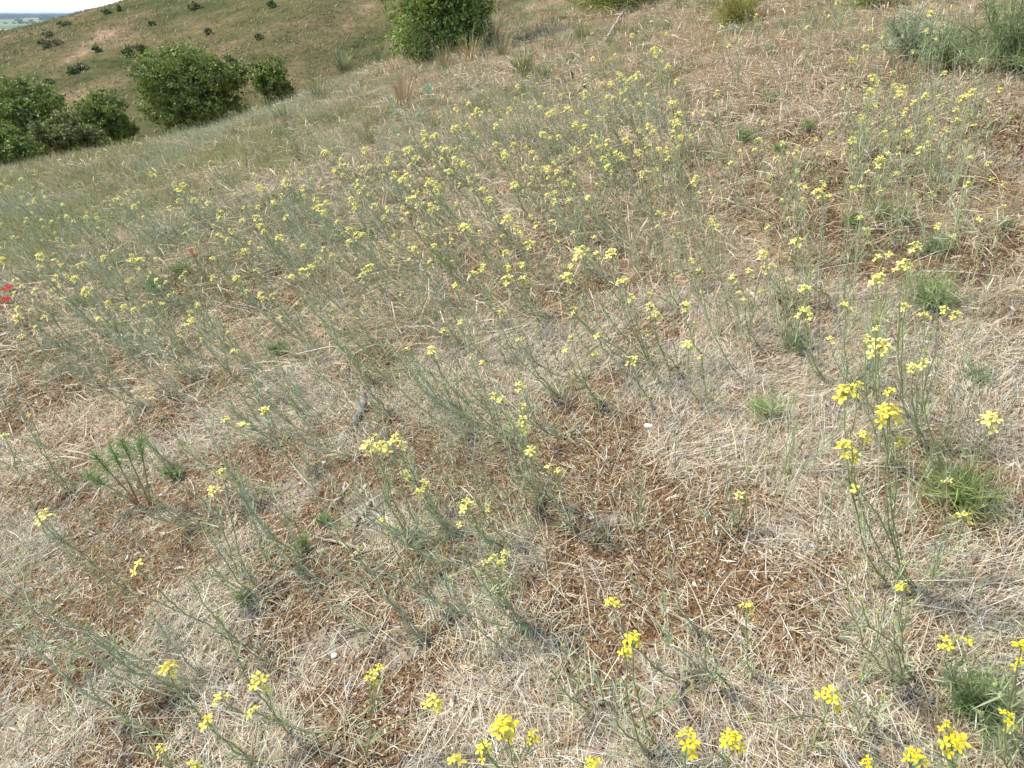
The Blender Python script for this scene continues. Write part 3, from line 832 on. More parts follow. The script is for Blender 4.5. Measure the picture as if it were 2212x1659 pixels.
HAND = [
    # foot, [(head x, y, flowers, width)], silver
    ((545, 1640), [(362, 1447, 8, 42)], .1), ((625, 1572), [(560, 1474, 8, 46), (470, 1330, 0, 14)], .2),
    ((742, 1592), [(476, 1510, 5, 36), (551, 1538, 2, 16)], .2), ((565, 1656), [(448, 1557, 3, 24)], .2),
    ((420, 1700), [(352, 1620, 5, 32), (270, 1560, 0, 16)], .2), ((470, 1720), [(417, 1657, 4, 30)], .1),
    ((803, 1642), [(803, 1463, 6, 30), (818, 1446, 4, 24), (937, 1522, 9, 46)], .2),
    ((1180, 1720), [(1090, 1574, 12, 62), (1048, 1621, 6, 44), (1151, 1594, 6, 36), (1040, 1600, 0, 16)], .1),
    ((1010, 1730), [(984, 1645, 3, 32)], .1), ((1300, 1730), [(1282, 1652, 7, 40)], .1),
    ((1510, 1472), [(1323, 1305, 8, 36)], .4), ((1406, 1634), [(1366, 1384, 7, 46), (1349, 1412, 4, 26), (1455, 1500, 0, 8)], .1),
    ((1555, 1478), [(1523, 1364, 0, 18), (1545, 1400, 0, 10)], .5), ((1640, 1466), [(1614, 1312, 5, 32)], .3),
    ((1270, 1500), [(1217, 1395, 0, 16)], .5), ((1310, 1548), [(1201, 1452, 0, 20), (1262, 1380, 0, 12)], .5),
    ((1402, 1656), [(1290, 1440, 0, 12), (1335, 1470, 0, 12)], .8), ((1490, 1720), [(1487, 1606, 9, 58)], .1),
    ((1583, 1720), [(1580, 1601, 11, 50)], .1), ((1752, 1616), [(1794, 1511, 6, 54), (1620, 1550, 0, 20)], .2),
    ((1972, 1478), [(1950, 1272, 5, 28), (1825, 1232, 0, 22), (1860, 1292, 0, 16), (1897, 1325, 0, 16), (1968, 1300, 0, 16), (1930, 1345, 0, 14)], .3),
    ((2090, 1500), [(2047, 1394, 4, 40), (2091, 1388, 4, 34), (2066, 1378, 0, 22)], .2),
    ((2200, 1620), [(2207, 1400, 3, 22), (2206, 1436, 4, 26), (2150, 1480, 0, 18), (2120, 1540, 0, 16)], .2),
    ((2190, 1660), [(2174, 1552, 4, 26), (2182, 1574, 4, 26)], .2), ((2075, 1690), [(2044, 1572, 4, 30), (2053, 1611, 7, 52), (2074, 1600, 3, 26)], .1),
    ((1995, 1740), [(1974, 1632, 6, 40), (1988, 1646, 6, 36)], .1), ((1890, 1740), [(1878, 1652, 5, 34)], .1),
    ((420, 1335), [(97, 1119, 8, 44), (64, 1090, 0, 16)], .4), ((150, 1060), [(64, 898, 4, 18), (30, 850, 0, 12)], .4),
    ((110, 1160), [(11, 944, 4, 22)], .4), ((524, 1248), [(462, 1062, 7, 34), (478, 1022, 5, 26), (450, 1085, 0, 16)], .5),
    ((578, 1210), [(489, 908, 4, 24), (524, 920, 3, 18), (437, 905, 0, 14), (530, 1035, 0, 10)], .9),
    ((628, 1000), [(572, 890, 7, 30)], .4), ((592, 1430), [(298, 1226, 3, 36), (400, 1240, 0, 20)], .3),
    ((900, 1152), [(795, 970, 7, 38), (825, 971, 8, 44), (808, 945, 4, 22), (848, 957, 3, 20)], .3),
    ((945, 1120), [(857, 943, 4, 24), (870, 966, 4, 28), (877, 1025, 3, 20)], .3),
    ((985, 1150), [(916, 1047, 5, 30), (905, 1065, 3, 18)], .4), ((960, 1180), [(829, 1127, 4, 28)], .3),
    ((1090, 1185), [(1009, 1090, 5, 34), (1003, 1101, 3, 22), (1053, 1098, 4, 24), (997, 1135, 2, 18)], .4),
    ((1140, 1345), [(1050, 1218, 4, 26), (1068, 1210, 5, 30), (1091, 1198, 4, 26), (1080, 1222, 4, 26), (1000, 1180, 0, 18)], .3),
    ((1185, 1080), [(1123, 838, 6, 28), (1063, 858, 4, 24), (1085, 867, 5, 30)], .4),
    ((1150, 1085), [(1126, 882, 5, 26), (1128, 918, 6, 40), (1100, 915, 0, 16)], .5),
    ((1165, 1110), [(1146, 977, 7, 36)], .4), ((1245, 1140), [(1184, 1011, 4, 22), (1207, 1020, 4, 28)], .5),
    ((1315, 1170), [(1275, 1001, 0, 22)], .5), ((1378, 1140), [(1392, 1010, 0, 20), (1360, 1030, 0, 12)], .5),
    ((1588, 1146), [(1600, 1073, 3, 16), (1574, 1007, 0, 22), (1620, 1010, 0, 14), (1500, 1085, 0, 14)], .6),
    ((1927, 1268), [(1825, 853, 11, 54), (1865, 942, 6, 32), (1852, 837, 5, 28), (1852, 1057, 1, 12)], .1),
    ((1980, 1268), [(1921, 897, 12, 58), (1948, 955, 6, 36), (1921, 848, 5, 24), (1827, 968, 9, 42), (1844, 990, 7, 34)], .1),
    ((2065, 1070), [(2140, 912, 9, 50), (2048, 1043, 5, 28), (2085, 970, 0, 18)], .1),
    ((2010, 1262), [(2084, 1117, 3, 22), (2060, 1120, 0, 22)], .5),
    ((1935, 1000), [(1894, 714, 5, 24), (1900, 754, 12, 52), (1868, 733, 5, 26), (1793, 735, 5, 22), (1895, 690, 0, 14)], .2),
    ((1970, 910), [(1951, 577, 9, 40), (1975, 537, 8, 34), (1956, 664, 4, 24)], .1),
    ((1925, 930), [(1897, 604, 10, 38), (1898, 558, 4, 24), (1915, 640, 0, 14)], .2),
    ((1990, 960), [(2038, 671, 6, 28), (2064, 680, 7, 26), (1997, 684, 6, 28), (2010, 720, 0, 16)], .3),
    ((2030, 1010), [(1972, 797, 6, 30), (1994, 786, 3, 22), (2000, 760, 0, 18)], .4),
    ((1785, 820), [(1739, 627, 7, 32), (1739, 677, 9, 38), (1750, 690, 4, 24)], .3), ((1850, 860), [(1826, 661, 6, 34), (1830, 690, 0, 14)], .4),
    ((1790, 640), [(1720, 526, 8, 32), (1700, 555, 0, 12)], .2), ((1705, 640), [(1650, 551, 5, 26), (1652, 583, 5, 24)], .3),
    ((1530, 870), [(1487, 750, 7, 34), (1515, 775, 4, 20)], .3), ((1520, 770), [(1482, 663, 7, 30)], .4),
    ((1400, 785), [(1241, 671, 6, 24), (1257, 640, 0, 12)], .3), ((1460, 800), [(1404, 664, 6, 26), (1414, 684, 8, 30)], .3),
    ((1410, 860), [(1366, 782, 6, 32), (1292, 727, 3, 20)], .4), ((1430, 830), [(1393, 722, 4, 22), (1367, 645, 5, 24)], .4),
    ((1300, 870), [(1222, 760, 5, 26), (1236, 730, 5, 20), (1286, 767, 4, 18)], .4), ((1260, 830), [(1120, 735, 4, 18), (1085, 674, 5, 22)], .4),
    ((1375, 770), [(1144, 529, 7, 34), (1225, 603, 9, 40), (1200, 600, 4, 20)], .2), ((1420, 790), [(1257, 550, 10, 44), (1349, 609, 6, 28)], .1),
    ((1350, 660), [(1322, 551, 9, 40), (1290, 552, 4, 24)], .2), ((1080, 700), [(1040, 580, 5, 28), (1023, 594, 5, 28), (1066, 606, 0, 12)], .4),
    ((1180, 700), [(1096, 607, 6, 34), (1130, 605, 5, 28), (1125, 575, 5, 24)], .3),
    ((780, 690), [(669, 585, 6, 26)], .4), ((875, 660), [(798, 580, 6, 28), (787, 591, 5, 26)], .4),
]
for foot, heads, sv in HAND:
    hand_plant(foot, heads, sv)

# further plants whose main head is read from the photograph
MID = [(963, 498, 26), (1097, 476, 34), (1056, 432, 30), (1093, 547, 26), (771, 561, 22), (959, 716, 20), (932, 754, 24), (1042, 784, 28), (717, 671, 16), (868, 633, 14), (771, 507, 20), (604, 518, 26), (929, 567, 18),
       (185, 629, 34), (86, 555, 24), (89, 577, 26), (78, 630, 26), (35, 610, 24), (137, 647, 24), (215, 690, 28), (40, 668, 24), (427, 660, 22), (412, 676, 24), (416, 695, 26), (512, 604, 24), (379, 633, 22), (533, 629, 20), (494, 719, 20), (285, 553, 22), (300, 563, 22), (234, 655, 20), (290, 671, 18), (529, 545, 30), (387, 434, 28), (419, 434, 28), (449, 440, 26), (368, 452, 28), (389, 413, 22), (274, 416, 22), (291, 448, 18), (548, 383, 18), (333, 381, 20), (326, 376, 18),
       (1539, 480, 24), (1650, 549, 22), (1620, 590, 26), (1596, 636, 20), (1463, 461, 28),
       (1776, 397, 34), (1768, 418, 30), (1728, 400, 24), (1841, 409, 24), (1903, 413, 24), (2011, 422, 26), (1860, 472, 22), (1795, 290, 40), (1900, 352, 40), (1990, 326, 34), (1890, 230, 36), (1880, 200, 30), (1955, 240, 30), (2080, 215, 44), (2065, 240, 26), (2100, 200, 24), (1960, 290, 28), (1910, 290, 24), (1860, 255, 26), (2040, 160, 22), (2120, 130, 22), (2160, 195, 22), (1880, 68, 24), (2000, 68, 30), (2010, 30, 20), (1890, 175, 24), (1870, 105, 22), (1810, 5, 26), (1840, 130, 24), (1945, 205, 24), (2030, 290, 20), (1720, 330, 26), (1690, 310, 26), (1640, 305, 30), (1520, 245, 34), (1550, 200, 30), (1600, 330, 22), (1650, 265, 20), (1285, 300, 30), (1380, 285, 26), (1390, 380, 30), (1440, 320, 26), (1310, 350, 22), (1110, 400, 24), (1060, 430, 30), (985, 345, 24), (920, 295, 26), (958, 210, 22), (985, 165, 20), (1365, 78, 24), (1440, 75, 24), (1280, 72, 20), (1410, 110, 22), (1330, 120, 18), (1560, 60, 20), (1635, 35, 20), (1745, 60, 16), (1600, 90, 18), (738, 345, 20), (790, 325, 22), (705, 330, 18), (800, 360, 24), (840, 345, 22), (650, 375, 22), (615, 390, 20), (560, 405, 24), (510, 420, 22), (475, 460, 26), (455, 350, 16), (500, 500, 24), (560, 490, 22), (620, 470, 22), (690, 450, 24), (730, 480, 22), (830, 470, 24), (870, 450, 22), (900, 420, 24), (930, 390, 24), (990, 440, 22), (1160, 490, 26), (1200, 440, 24), (1240, 400, 22), (700, 540, 22), (630, 600, 22), (590, 640, 20), (460, 560, 22), (400, 590, 20), (350, 660, 22), (40, 690, 30), (120, 600, 22), (180, 570, 18), (240, 580, 18), (320, 600, 18), (340, 560, 16)]

def mid_plant(px, py, w, g, n2=None, stuff=None):
    h = g.uniform(.22, .36)
    p = ground(px, py, h)
    if p is None: return
    depth = float(to_px(p)[2])
    if depth > 16: return
    a = lean_of(px) + g.normal(0, .08)
    off = math.tan(a) * h * g.uniform(.8, 1.1)
    b = np.array([p[0] + off, p[1] + g.normal(-.02, .05), 0]); b[2] = float(height(b[0], b[1]))
    rad = float(np.clip(w / 1106 * TAN * depth * .32, .009, .018)) * g.uniform(.6, 1.15)
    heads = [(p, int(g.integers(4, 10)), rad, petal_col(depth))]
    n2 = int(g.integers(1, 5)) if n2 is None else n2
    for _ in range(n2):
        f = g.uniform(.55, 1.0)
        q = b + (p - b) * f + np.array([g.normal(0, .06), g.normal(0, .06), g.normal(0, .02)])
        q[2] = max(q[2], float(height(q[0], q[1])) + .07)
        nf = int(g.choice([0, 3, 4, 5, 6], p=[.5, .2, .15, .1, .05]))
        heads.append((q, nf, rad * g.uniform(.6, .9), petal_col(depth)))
    if stuff is None:
        emit_plant(b, heads, g, depth, float(g.uniform(.25, .75)), 13, 8)
    else:
        st, lv, hs = gen_plant(b, heads, g, depth, float(g.uniform(.25, .75)), 8, 4)
        for s in st: stuff.setdefault('s', []).append(s)
        stuff.setdefault('l', []).append(lv)
        for gr, fl in hs:
            stuff['s'].append(gr); stuff.setdefault('p', []).extend(fl)

for k, (px, py, w) in enumerate(MID):
    mid_plant(px, py, w, np.random.default_rng(5000 + k))

def inside(poly, x, y):
    c = False; n = len(poly)
    for i in range(n):
        x1, y1 = poly[i]; x2, y2 = poly[(i + 1) % n]
        if (y1 > y) != (y2 > y) and x < (x2 - x1) * (y - y1) / (y2 - y1) + x1: c = not c
    return c

def scatter(poly, n, g):
    xs = [p[0] for p in poly]; ys = [p[1] for p in poly]; out = []
    while len(out) < n:
        x, y = g.uniform(min(xs), max(xs)), g.uniform(min(ys), max(ys))
        if inside(poly, x, y): out.append((x, y))
    return out

POLY = {
    'A': [(950, 220), (1200, 130), (1450, 85), (1500, 300), (1250, 440), (900, 420), (800, 340)],
    'B': [(350, 400), (700, 335), (1100, 400), (1120, 540), (600, 560), (380, 490)],
    'C': [(0, 560), (350, 540), (420, 640), (150, 710), (0, 690)],
    'D': [(1840, 150), (2180, 150), (2180, 400), (1840, 400)],
    'E': [(1100, 450), (1500, 300), (1750, 250), (1780, 500), (1400, 640), (1150, 620)],
    'F': [(0, 360), (360, 440), (260, 560), (0, 545)],
}
gs = np.random.default_rng(99)
def budding(px, py, g):
    b = ground(px, py)
    depth = float(to_px(b)[2])
    a = lean_of(px) + g.normal(0, .15); hs = []
    for k in range(int(g.integers(1, 5))):
        h = g.uniform(.12, .26); q = b + np.array([-math.tan(a) * h * g.uniform(.8, 1.4) + g.normal(0, .03), g.normal(0, .05), h])
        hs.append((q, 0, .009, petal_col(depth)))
    emit_plant(b, hs, g, depth, float(g.uniform(.3, 1.0)), 24, 16)
for poly, n in (([(150, 1300), (620, 1280), (700, 1600), (250, 1640), (120, 1500)], 9), ([(60, 760), (700, 720), (760, 1000), (350, 1200), (120, 1000)], 22), ([(640, 700), (1250, 700), (1200, 1200), (760, 1150)], 22), ([(420, 1150), (1250, 1150), (1250, 1400), (650, 1450)], 9), ([(1250, 700), (1900, 650), (1850, 1150), (1350, 1150)], 8), ([(1250, 1250), (1950, 1250), (1950, 1620), (1250, 1620)], 6)):
    for x, y in scatter(poly, n, gs): budding(x, y, gs)
n_free = 300 - len(PLANTS)
want = [('E', 14), ('C', 6), ('D', 8), ('B', 14), ('A', 60)]
done = 0
for key, n in want:
    for x, y in scatter(POLY[key], n, gs):
        if done < n_free - 2:
            mid_plant(x, y, 22, gs); done += 1
bagd = {}
for key, n in (('A', 140), ('B', 55), ('C', 14), ('D', 24), ('E', 14), ('F', 40)):
    for x, y in scatter(POLY[key], n, gs):
        mid_plant(x, y, 20 if key != 'F' else 12, gs, n2=int(gs.integers(0, 4)), stuff=bagd)
b = Bag()
for key, mi in (('s', 0), ('l', 1), ('p', 2)):
    for s in bagd[key]: bag_join(b, s, mi)
o = b.build('flower_drift', (M['stem'], M['leaf'], M['petal']))
tag(o, 'smallest and farthest yellow-flowered plants crowding the middle of the slope', 'wildflowers', kind='stuff')

# ------------------------------------------------------------------ feathery green plants, wormwood, thistles, grass clumps
LAND = []      # (phrase, position) things one can find, used to tell the flowering plants apart
def landmark(phrase, p): LAND.append((phrase, np.asarray(p, float)))

def feathery(px, py, wpx, label, phrase=None, stalks=5, tall=None, col=(146, 164, 100), lean=-.35):
    g = np.random.default_rng(int(px * 3 + py * 11))
    b = ground(px, py + wpx * .15)
    depth = float(to_px(b)[2])
    rad = wpx / 1106 * TAN * depth * .5
    h = tall or rad * 1.1
    root = tag(empty('spurge_plant', b), label, 'plant', 'feathery green plants between the dry grass')
    st = Bag(); fo = Bag()
    for k in range(stalks):
        a = k * 2.4 + g.uniform(0, 1); q = rad * math.sqrt((k + .5) / stalks) * .75
        tip = b + np.array([math.cos(a) * q * 1.15 + lean * h, math.sin(a) * q * 1.15, h * g.uniform(.45, 1.1)])
        P = bez(b, b + np.array([lean * h * .4, 0, h * .3]), tip - UP * h * .3, tip, 7)
        V, Q = tube(P, np.linspace(.0022, .0012, 7), 5)
        cs = np.linspace(0, 1, 7)[:, None]; cc = np.array(lin(150, 84, 62))[None] * (1 - cs) ** 2 + np.array(lin(150, 148, 92))[None] * (1 - (1 - cs) ** 2)
        st.add(V, Q, np.repeat(cc, 5, 0))
        n = int(g.integers(36, 56))
        t = g.uniform(.45, 1, n); i = np.minimum((t * 6).astype(int), 5)
        p = P[i] + (P[i + 1] - P[i]) * (t * 6 - i)[:, None]
        d = norm(g.normal(0, 1, (n, 3)) + np.array([0, 0, .6]))
        A = arcs(p, d, g.uniform(.35, .75, n) * min(rad, .06) + .008, g.normal(0, .15, (n, 3)), 3)
        wd = .0016 * max(depth / 2, 1)
        V, Q = ribbons(A, np.full((n, 1), wd) * np.array([1, .9, .3])[None], norm(np.cross(d, g.normal(0, 1, (n, 3)))))
        fo.add(V, Q, np.repeat(np.array(lin(*col))[None] * g.uniform(.75, 1.2, n)[:, None], 6, 0))
    st.build('stem', (M['stem'],), root, b); fo.build('foliage', (M['leaf'],), root, b)
    if phrase: landmark(phrase, b)
    return root

feathery(345, 622, 70, 'largest bright green feathery plant, near the slope edge below the yellow drift', 'the largest bright green feathery plant', 9)
feathery(395, 590, 44, 'bright green feathery plant just uphill of the largest one', None, 6)
feathery(185, 662, 46, 'bright green feathery plant close to the two red poppies', 'the feathery plant near the red poppies', 6)
feathery(800, 508, 44, 'bright green feathery plant upslope of the pale drooping grass heads', 'the feathery plant above the pale drooping grass', 6)
feathery(712, 516, 40, 'bright green feathery plant beside a slightly bigger one, middle of the yellow drift', None, 5)
feathery(1672, 222, 34, 'small vivid green plant alone in pale grass high on the slope', 'the small vivid green plant alone in pale grass', 5)
feathery(1612, 300, 50, 'green feathery plant behind the tall upright yellow flower stems', 'the feathery plant behind the tall upright stems', 6)
feathery(1750, 278, 36, 'dark green feathery plant halfway up the slope beside pale grass', 'the dark green feathery plant halfway upslope', 5)
feathery(1690, 328, 34, 'small green feathery plant downslope of the dark green one', None, 5)
feathery(1205, 330, 40, 'green feathery plant in the thickest part of the yellow drift', None, 5)
feathery(1905, 470, 60, 'wide green feathery plant at the foot of the tall yellow flower clump', 'the wide feathery plant under the tall yellow clump', 7)
feathery(1960, 478, 44, 'green feathery plant touching dry pale grass, beside the wide one', None, 5)
feathery(1850, 485, 44, 'green feathery plant uphill of the bleached stick, between two flower stems', None, 5)
feathery(2175, 490, 36, 'dark green feathery tuft by the edge where straw is thin', 'the dark feathery tuft by the thin straw', 5)
feathery(610, 758, 50, 'pale green feathery plant among leaning grey-green stems', 'the pale feathery plant among leaning stems', 6)
def tall_spurge(label, phrase):
    g = np.random.default_rng(77)
    b = ground(318, 1102)
    root = tag(empty('spurge_plant', b), label, 'plant', 'feathery green plants between the dry grass')
    st = Bag(); fo = Bag()
    for foot, head in (((303, 1096), (205, 985)), ((303, 1096), (238, 965)), ((330, 1106), (262, 950)), ((330, 1106), (300, 945)), ((303, 1096), (190, 1025))):
        f0 = ground(*foot); dd = ray(*head); h0 = dd * (f0[1] / dd[1]); h0 = np.array([h0[0], h0[1], h0[2] + CAM_Z]); h0[2] = max(h0[2], float(height(h0[0], h0[1])) + .06)
        v = h0 - f0
        P = bez(f0, f0 + v * .4 + UP * .02, h0 - v * .2 - UP * .01, h0, 9)
        V, Q = tube(P, np.linspace(.003, .0015, 9), 6); c = np.linspace(0, 1, 9)[:, None]
        st.add(V, Q, np.repeat(np.array(lin(158, 84, 66))[None] * (1 - c) ** 3 + np.array(lin(164, 158, 104))[None] * (1 - (1 - c) ** 3), 6, 0))
        n = 150; t = g.uniform(.62, 1, n); i = np.minimum((t * 8).astype(int), 7)
        p = P[i] + (P[i + 1] - P[i]) * (t * 8 - i)[:, None]
        d = norm(g.normal(0, 1, (n, 3)) + norm(v)[None] * .5)
        A = arcs(p, d, g.uniform(.018, .042, n), g.normal(0, .12, (n, 3)), 3)
        V, Q = ribbons(A, np.full((n, 1), .0016) * np.array([1, .9, .3])[None], norm(np.cross(d, g.normal(0, 1, (n, 3)))))
        fo.add(V, Q, np.repeat(np.array(lin(138, 162, 92))[None] * g.uniform(.8, 1.2, n)[:, None], 6, 0))
    st.build('stem', (M['stem'],), root, b); fo.build('foliage', (M['leaf'],), root, b)
    landmark(phrase, b)
tall_spurge('tall feathery green plant on two red-based stalks over bare rust soil', 'the tall feathery plant on red-based stalks')
feathery(385, 1025, 44, 'small feathery green sprig at the edge of the bare rust soil', None, 5)
feathery(660, 1092 + 88, 44, 'small feathery green sprig beside a pale twig on bare soil', 'the feathery sprig beside the pale twig', 5)
feathery(708, 1128, 36, 'smallest feathery green sprig on the sandy bare patch', None, 5)
feathery(545, 1290, 50, 'yellowish green feathery sprig among curled straw', 'the yellowish green feathery sprig', 5, None, (140, 150, 72))

def bush_clump(px, py, wpx, hpx, label, cat, name, group, phrase=None, col=(112, 126, 104), n=260, depth=None, leafL=(.02, .05), dep_px=None):
    """low many-stemmed grey-green herb: stems fanning from one foot with narrow leaves"""
    g = np.random.default_rng(int(px * 5 + py * 3))
    b = ground(px, py)
    depth = float(to_px(b)[2])
    rad = wpx / 1106 * TAN * depth * .5; h = hpx / 1106 * TAN * depth * 1.0
    root = tag(empty(name, b), label, cat, group)
    st = Bag(); fo = Bag()
    ns = int(np.clip(n / 18, 8, 60)); n = int(n * .8); col = tuple(min(255, v * k_) for v, k_ in zip(col, (1.36, 1.28, 1.12)))
    wd = .0014 * max(depth / 2, 1)
    for k in range(ns):
        a = k * 2.4 + g.uniform(0, .8); q = rad * math.sqrt((k + .5) / ns) * g.uniform(.75, 1.3)
        tip = b + np.array([math.cos(a) * q, math.sin(a) * q, h * g.uniform(.25, 1.2) * max(.25, 1 - .45 * (q / rad) ** 2)])
        P = bez(b, b + np.array([math.cos(a) * q * .2, math.sin(a) * q * .2, h * .4]), tip - UP * h * .25, tip, 6)
        V, Q = tube(P, np.linspace(.0018, .001, 6) * max(depth / 2.5, 1), 4)
        st.add(V, Q, jit(np.array(lin(*col)) * .85, .15, g))
        m = int(n / ns * g.uniform(.8, 1.3))
        t = g.uniform(.15, 1, m); i = np.minimum((t * 5).astype(int), 4)
        p = P[i] + (P[i + 1] - P[i]) * (t * 5 - i)[:, None]
        d = norm(g.normal(0, 1, (m, 3)) + norm(tip - b)[None] * .8)
        A = arcs(p, d, g.uniform(*leafL, m) * max(1, rad / .12) ** .5, g.normal(0, .2, (m, 3)), 3)
        V, Q = ribbons(A, (wd * g.uniform(.8, 1.5, m))[:, None] * np.array([.8, 1, .3])[None], norm(np.cross(d, g.normal(0, 1, (m, 3)))))
        fo.add(V, Q, np.repeat(np.array(lin(*col))[None] * g.uniform(.75, 1.25, m)[:, None], 6, 0))
    st.build('stem', (M['stem'],), root, b); fo.build('foliage', (M['leaf'],), root, b)
    if phrase: landmark(phrase, b)
    return root

W = 'grey-green wormwood clumps'
bush_clump(2012, 552, 64, 50, 'small grey-green wormwood clump above the domed yellow flower head', 'plant', 'wormwood_clump', W, 'the small wormwood clump uphill', n=420)
bush_clump(2005, 668, 120, 92, 'rounded grey-green wormwood clump behind yellow flower stems, bigger than its neighbour', 'plant', 'wormwood_clump', W, 'the rounded wormwood clump', n=1100, col=(118, 134, 100))
bush_clump(1722, 752, 80, 34, 'flat grey-green wormwood clump lying on straw beside leaning flower stems', 'plant', 'wormwood_clump', W, 'the flat wormwood clump on straw', n=420)
bush_clump(2105, 822, 60, 26, 'small flat wormwood clump alone on bare straw past the bleached stick', 'plant', 'wormwood_clump', W, 'the wormwood clump past the bleached stick', n=300)
bush_clump(1650, 900, 70, 50, 'pale green wormwood clump beside the round pale stone', 'plant', 'wormwood_clump', W, 'the pale wormwood clump by the round stone', n=420, col=(128, 144, 112))
bush_clump(1320, 372, 90, 60, 'blue-green wormwood clump at the lower rim of the yellow drift', 'plant', 'wormwood_clump', W, 'the blue-green wormwood clump under the drift', n=600)
bush_clump(2110, 1545, 150, 110, 'dark green leafy clump under the four-petalled flowers by the corner', 'plant', 'wormwood_clump', W, 'the dark leafy clump by the corner', n=900, col=(104, 122, 86))
bush_clump(2070, 1085, 150, 60, 'dense dark green grassy clump at the foot of a curved flower stem', 'plant', 'wormwood_clump', W, 'the dense dark grassy clump', n=700, col=(112, 126, 84), leafL=(.05, .09))
bush_clump(1960, 128, 150, 110, 'large airy blue-grey wormwood bush high on the slope', 'bush', 'wormwood_bush', 'wormwood bushes high on the slope', 'the large airy blue-grey wormwood bush', n=2200, col=(120, 132, 116), leafL=(.03, .06))
bush_clump(2040, 150, 130, 100, 'middle grey-green wormwood bush joining the airy one to the dark one', 'bush', 'wormwood_bush', 'wormwood bushes high on the slope', None, n=1900, col=(112, 126, 98), leafL=(.03, .06))
bush_clump(2170, 160, 200, 190, 'biggest and darkest wormwood bush, cut off by the frame high on the slope', 'bush', 'wormwood_bush', 'wormwood bushes high on the slope', 'the biggest darkest wormwood bush', n=3600, col=(98, 112, 82), leafL=(.04, .07))
bush_clump(1130, 165, 70, 50, 'dark olive herb in dry grass below the big bush', 'plant', 'olive_herb', 'olive herbs upslope', 'the dark olive herb below the big bush', n=700, col=(108, 116, 74))
bush_clump(1175, 172, 60, 40, 'smaller olive herb beside the dark one below the big bush', 'plant', 'olive_herb', 'olive herbs upslope', None, n=500, col=(112, 122, 84))
bush_clump(1340, 20, 180, 60, 'dark green grass mound at the top of the slope above a dead branch', 'grass clump', 'grass_mound', 'grass mounds at the top', 'the dark grass mound at the top', n=1500, col=(104, 112, 66), leafL=(.1, .2))
bush_clump(1590, 55, 90, 70, 'olive grass mound near the top beside the single small poppy', 'grass clump', 'grass_mound', 'grass mounds at the top', 'the olive grass mound near the small poppy', n=900, col=(120, 122, 74), leafL=(.08, .18))
bush_clump(1890, 18, 110, 50, 'bright green leafy shrublet at the very top of the slope', 'shrub', 'leafy_shrublet', None, 'the bright green shrublet at the very top', n=1400, col=(96, 112, 54))

def thistle(px, py, wpx, hpx, label, phrase=None):
    g = np.random.default_rng(int(px + py * 17))
    b = ground(px, py); depth = float(to_px(b)[2])
    rad = wpx / 1106 * TAN * depth * .5; h = hpx / 1106 * TAN * depth
    root = tag(empty('silver_thistle', b), label, 'thistle', 'silver-grey thistles near the bush')
    st = Bag(); fo = Bag()
    for k in range(16):
        a = k * 2.4; up = (k + 1) / 16
        d = norm(np.array([math.cos(a), math.sin(a), .35 + 1.6 * up]))
        L = rad * (1.1 - .35 * up)
        p0 = b + UP * h * .5 * up
        P = arcs(p0[None], d[None], np.array([L]), np.array([[0, 0, -.25]]), 6)[0]
        V, Q = ribbons(P[None], np.array([[.2, .5, .6, .5, .35, .05]]) * L * .35, np.array([[-math.sin(a), math.cos(a), .2]]))
        fo.add(V, Q, jit(lin(196, 202, 168), .15, g))
        for j in range(1, 5):      # toothed lobes
            for sgn in (-1, 1):
                dd = norm(np.array([-math.sin(a), math.cos(a), .3]) * sgn + d * .5)
                A = arcs(P[j][None], dd[None], np.array([L * .32]), g.normal(0, .15, (1, 3)), 3)
                V, Q = ribbons(A, np.array([[.16, .12, .02]]) * L, d[None] + g.normal(0, .2, (1, 3)))
                fo.add(V, Q, jit(lin(188, 198, 164), .15, g))
    V, Q = tube(np.stack([b, b + UP * h * .5, b + UP * h * .8]), [.006, .005, .003], 6)
    st.add(V, Q, lin(150, 160, 130))
    st.build('stem', (M['stem'],), root, b); fo.build('foliage', (M['leaf'],), root, b)
    if phrase: landmark(phrase, b)
thistle(926, 218, 44, 50, 'tallest silver-grey thistle, beside the tall tan grass clump', 'the tallest silver thistle')
thistle(845, 232, 40, 34, 'silver-grey thistle on the other side of the tall tan grass clump', 'the thistle left of the tall tan grass')
thistle(858, 258, 44, 24, 'low silver-grey thistle just downhill of the tall tan grass clump', None)
thistle(905, 262, 40, 24, 'flat silver-grey thistle downhill of the tallest one', None)
thistle(1582, 74, 40, 20, 'small silver-grey thistle near the top by a dead branch', 'the thistle near the dead branch')
thistle(1660, 120, 50, 26, 'silver-grey thistle half buried in dry grass upslope', None)
thistle(850, 290, 30, 22, 'smallest silver-grey thistle at the upper rim of the yellow drift', None)

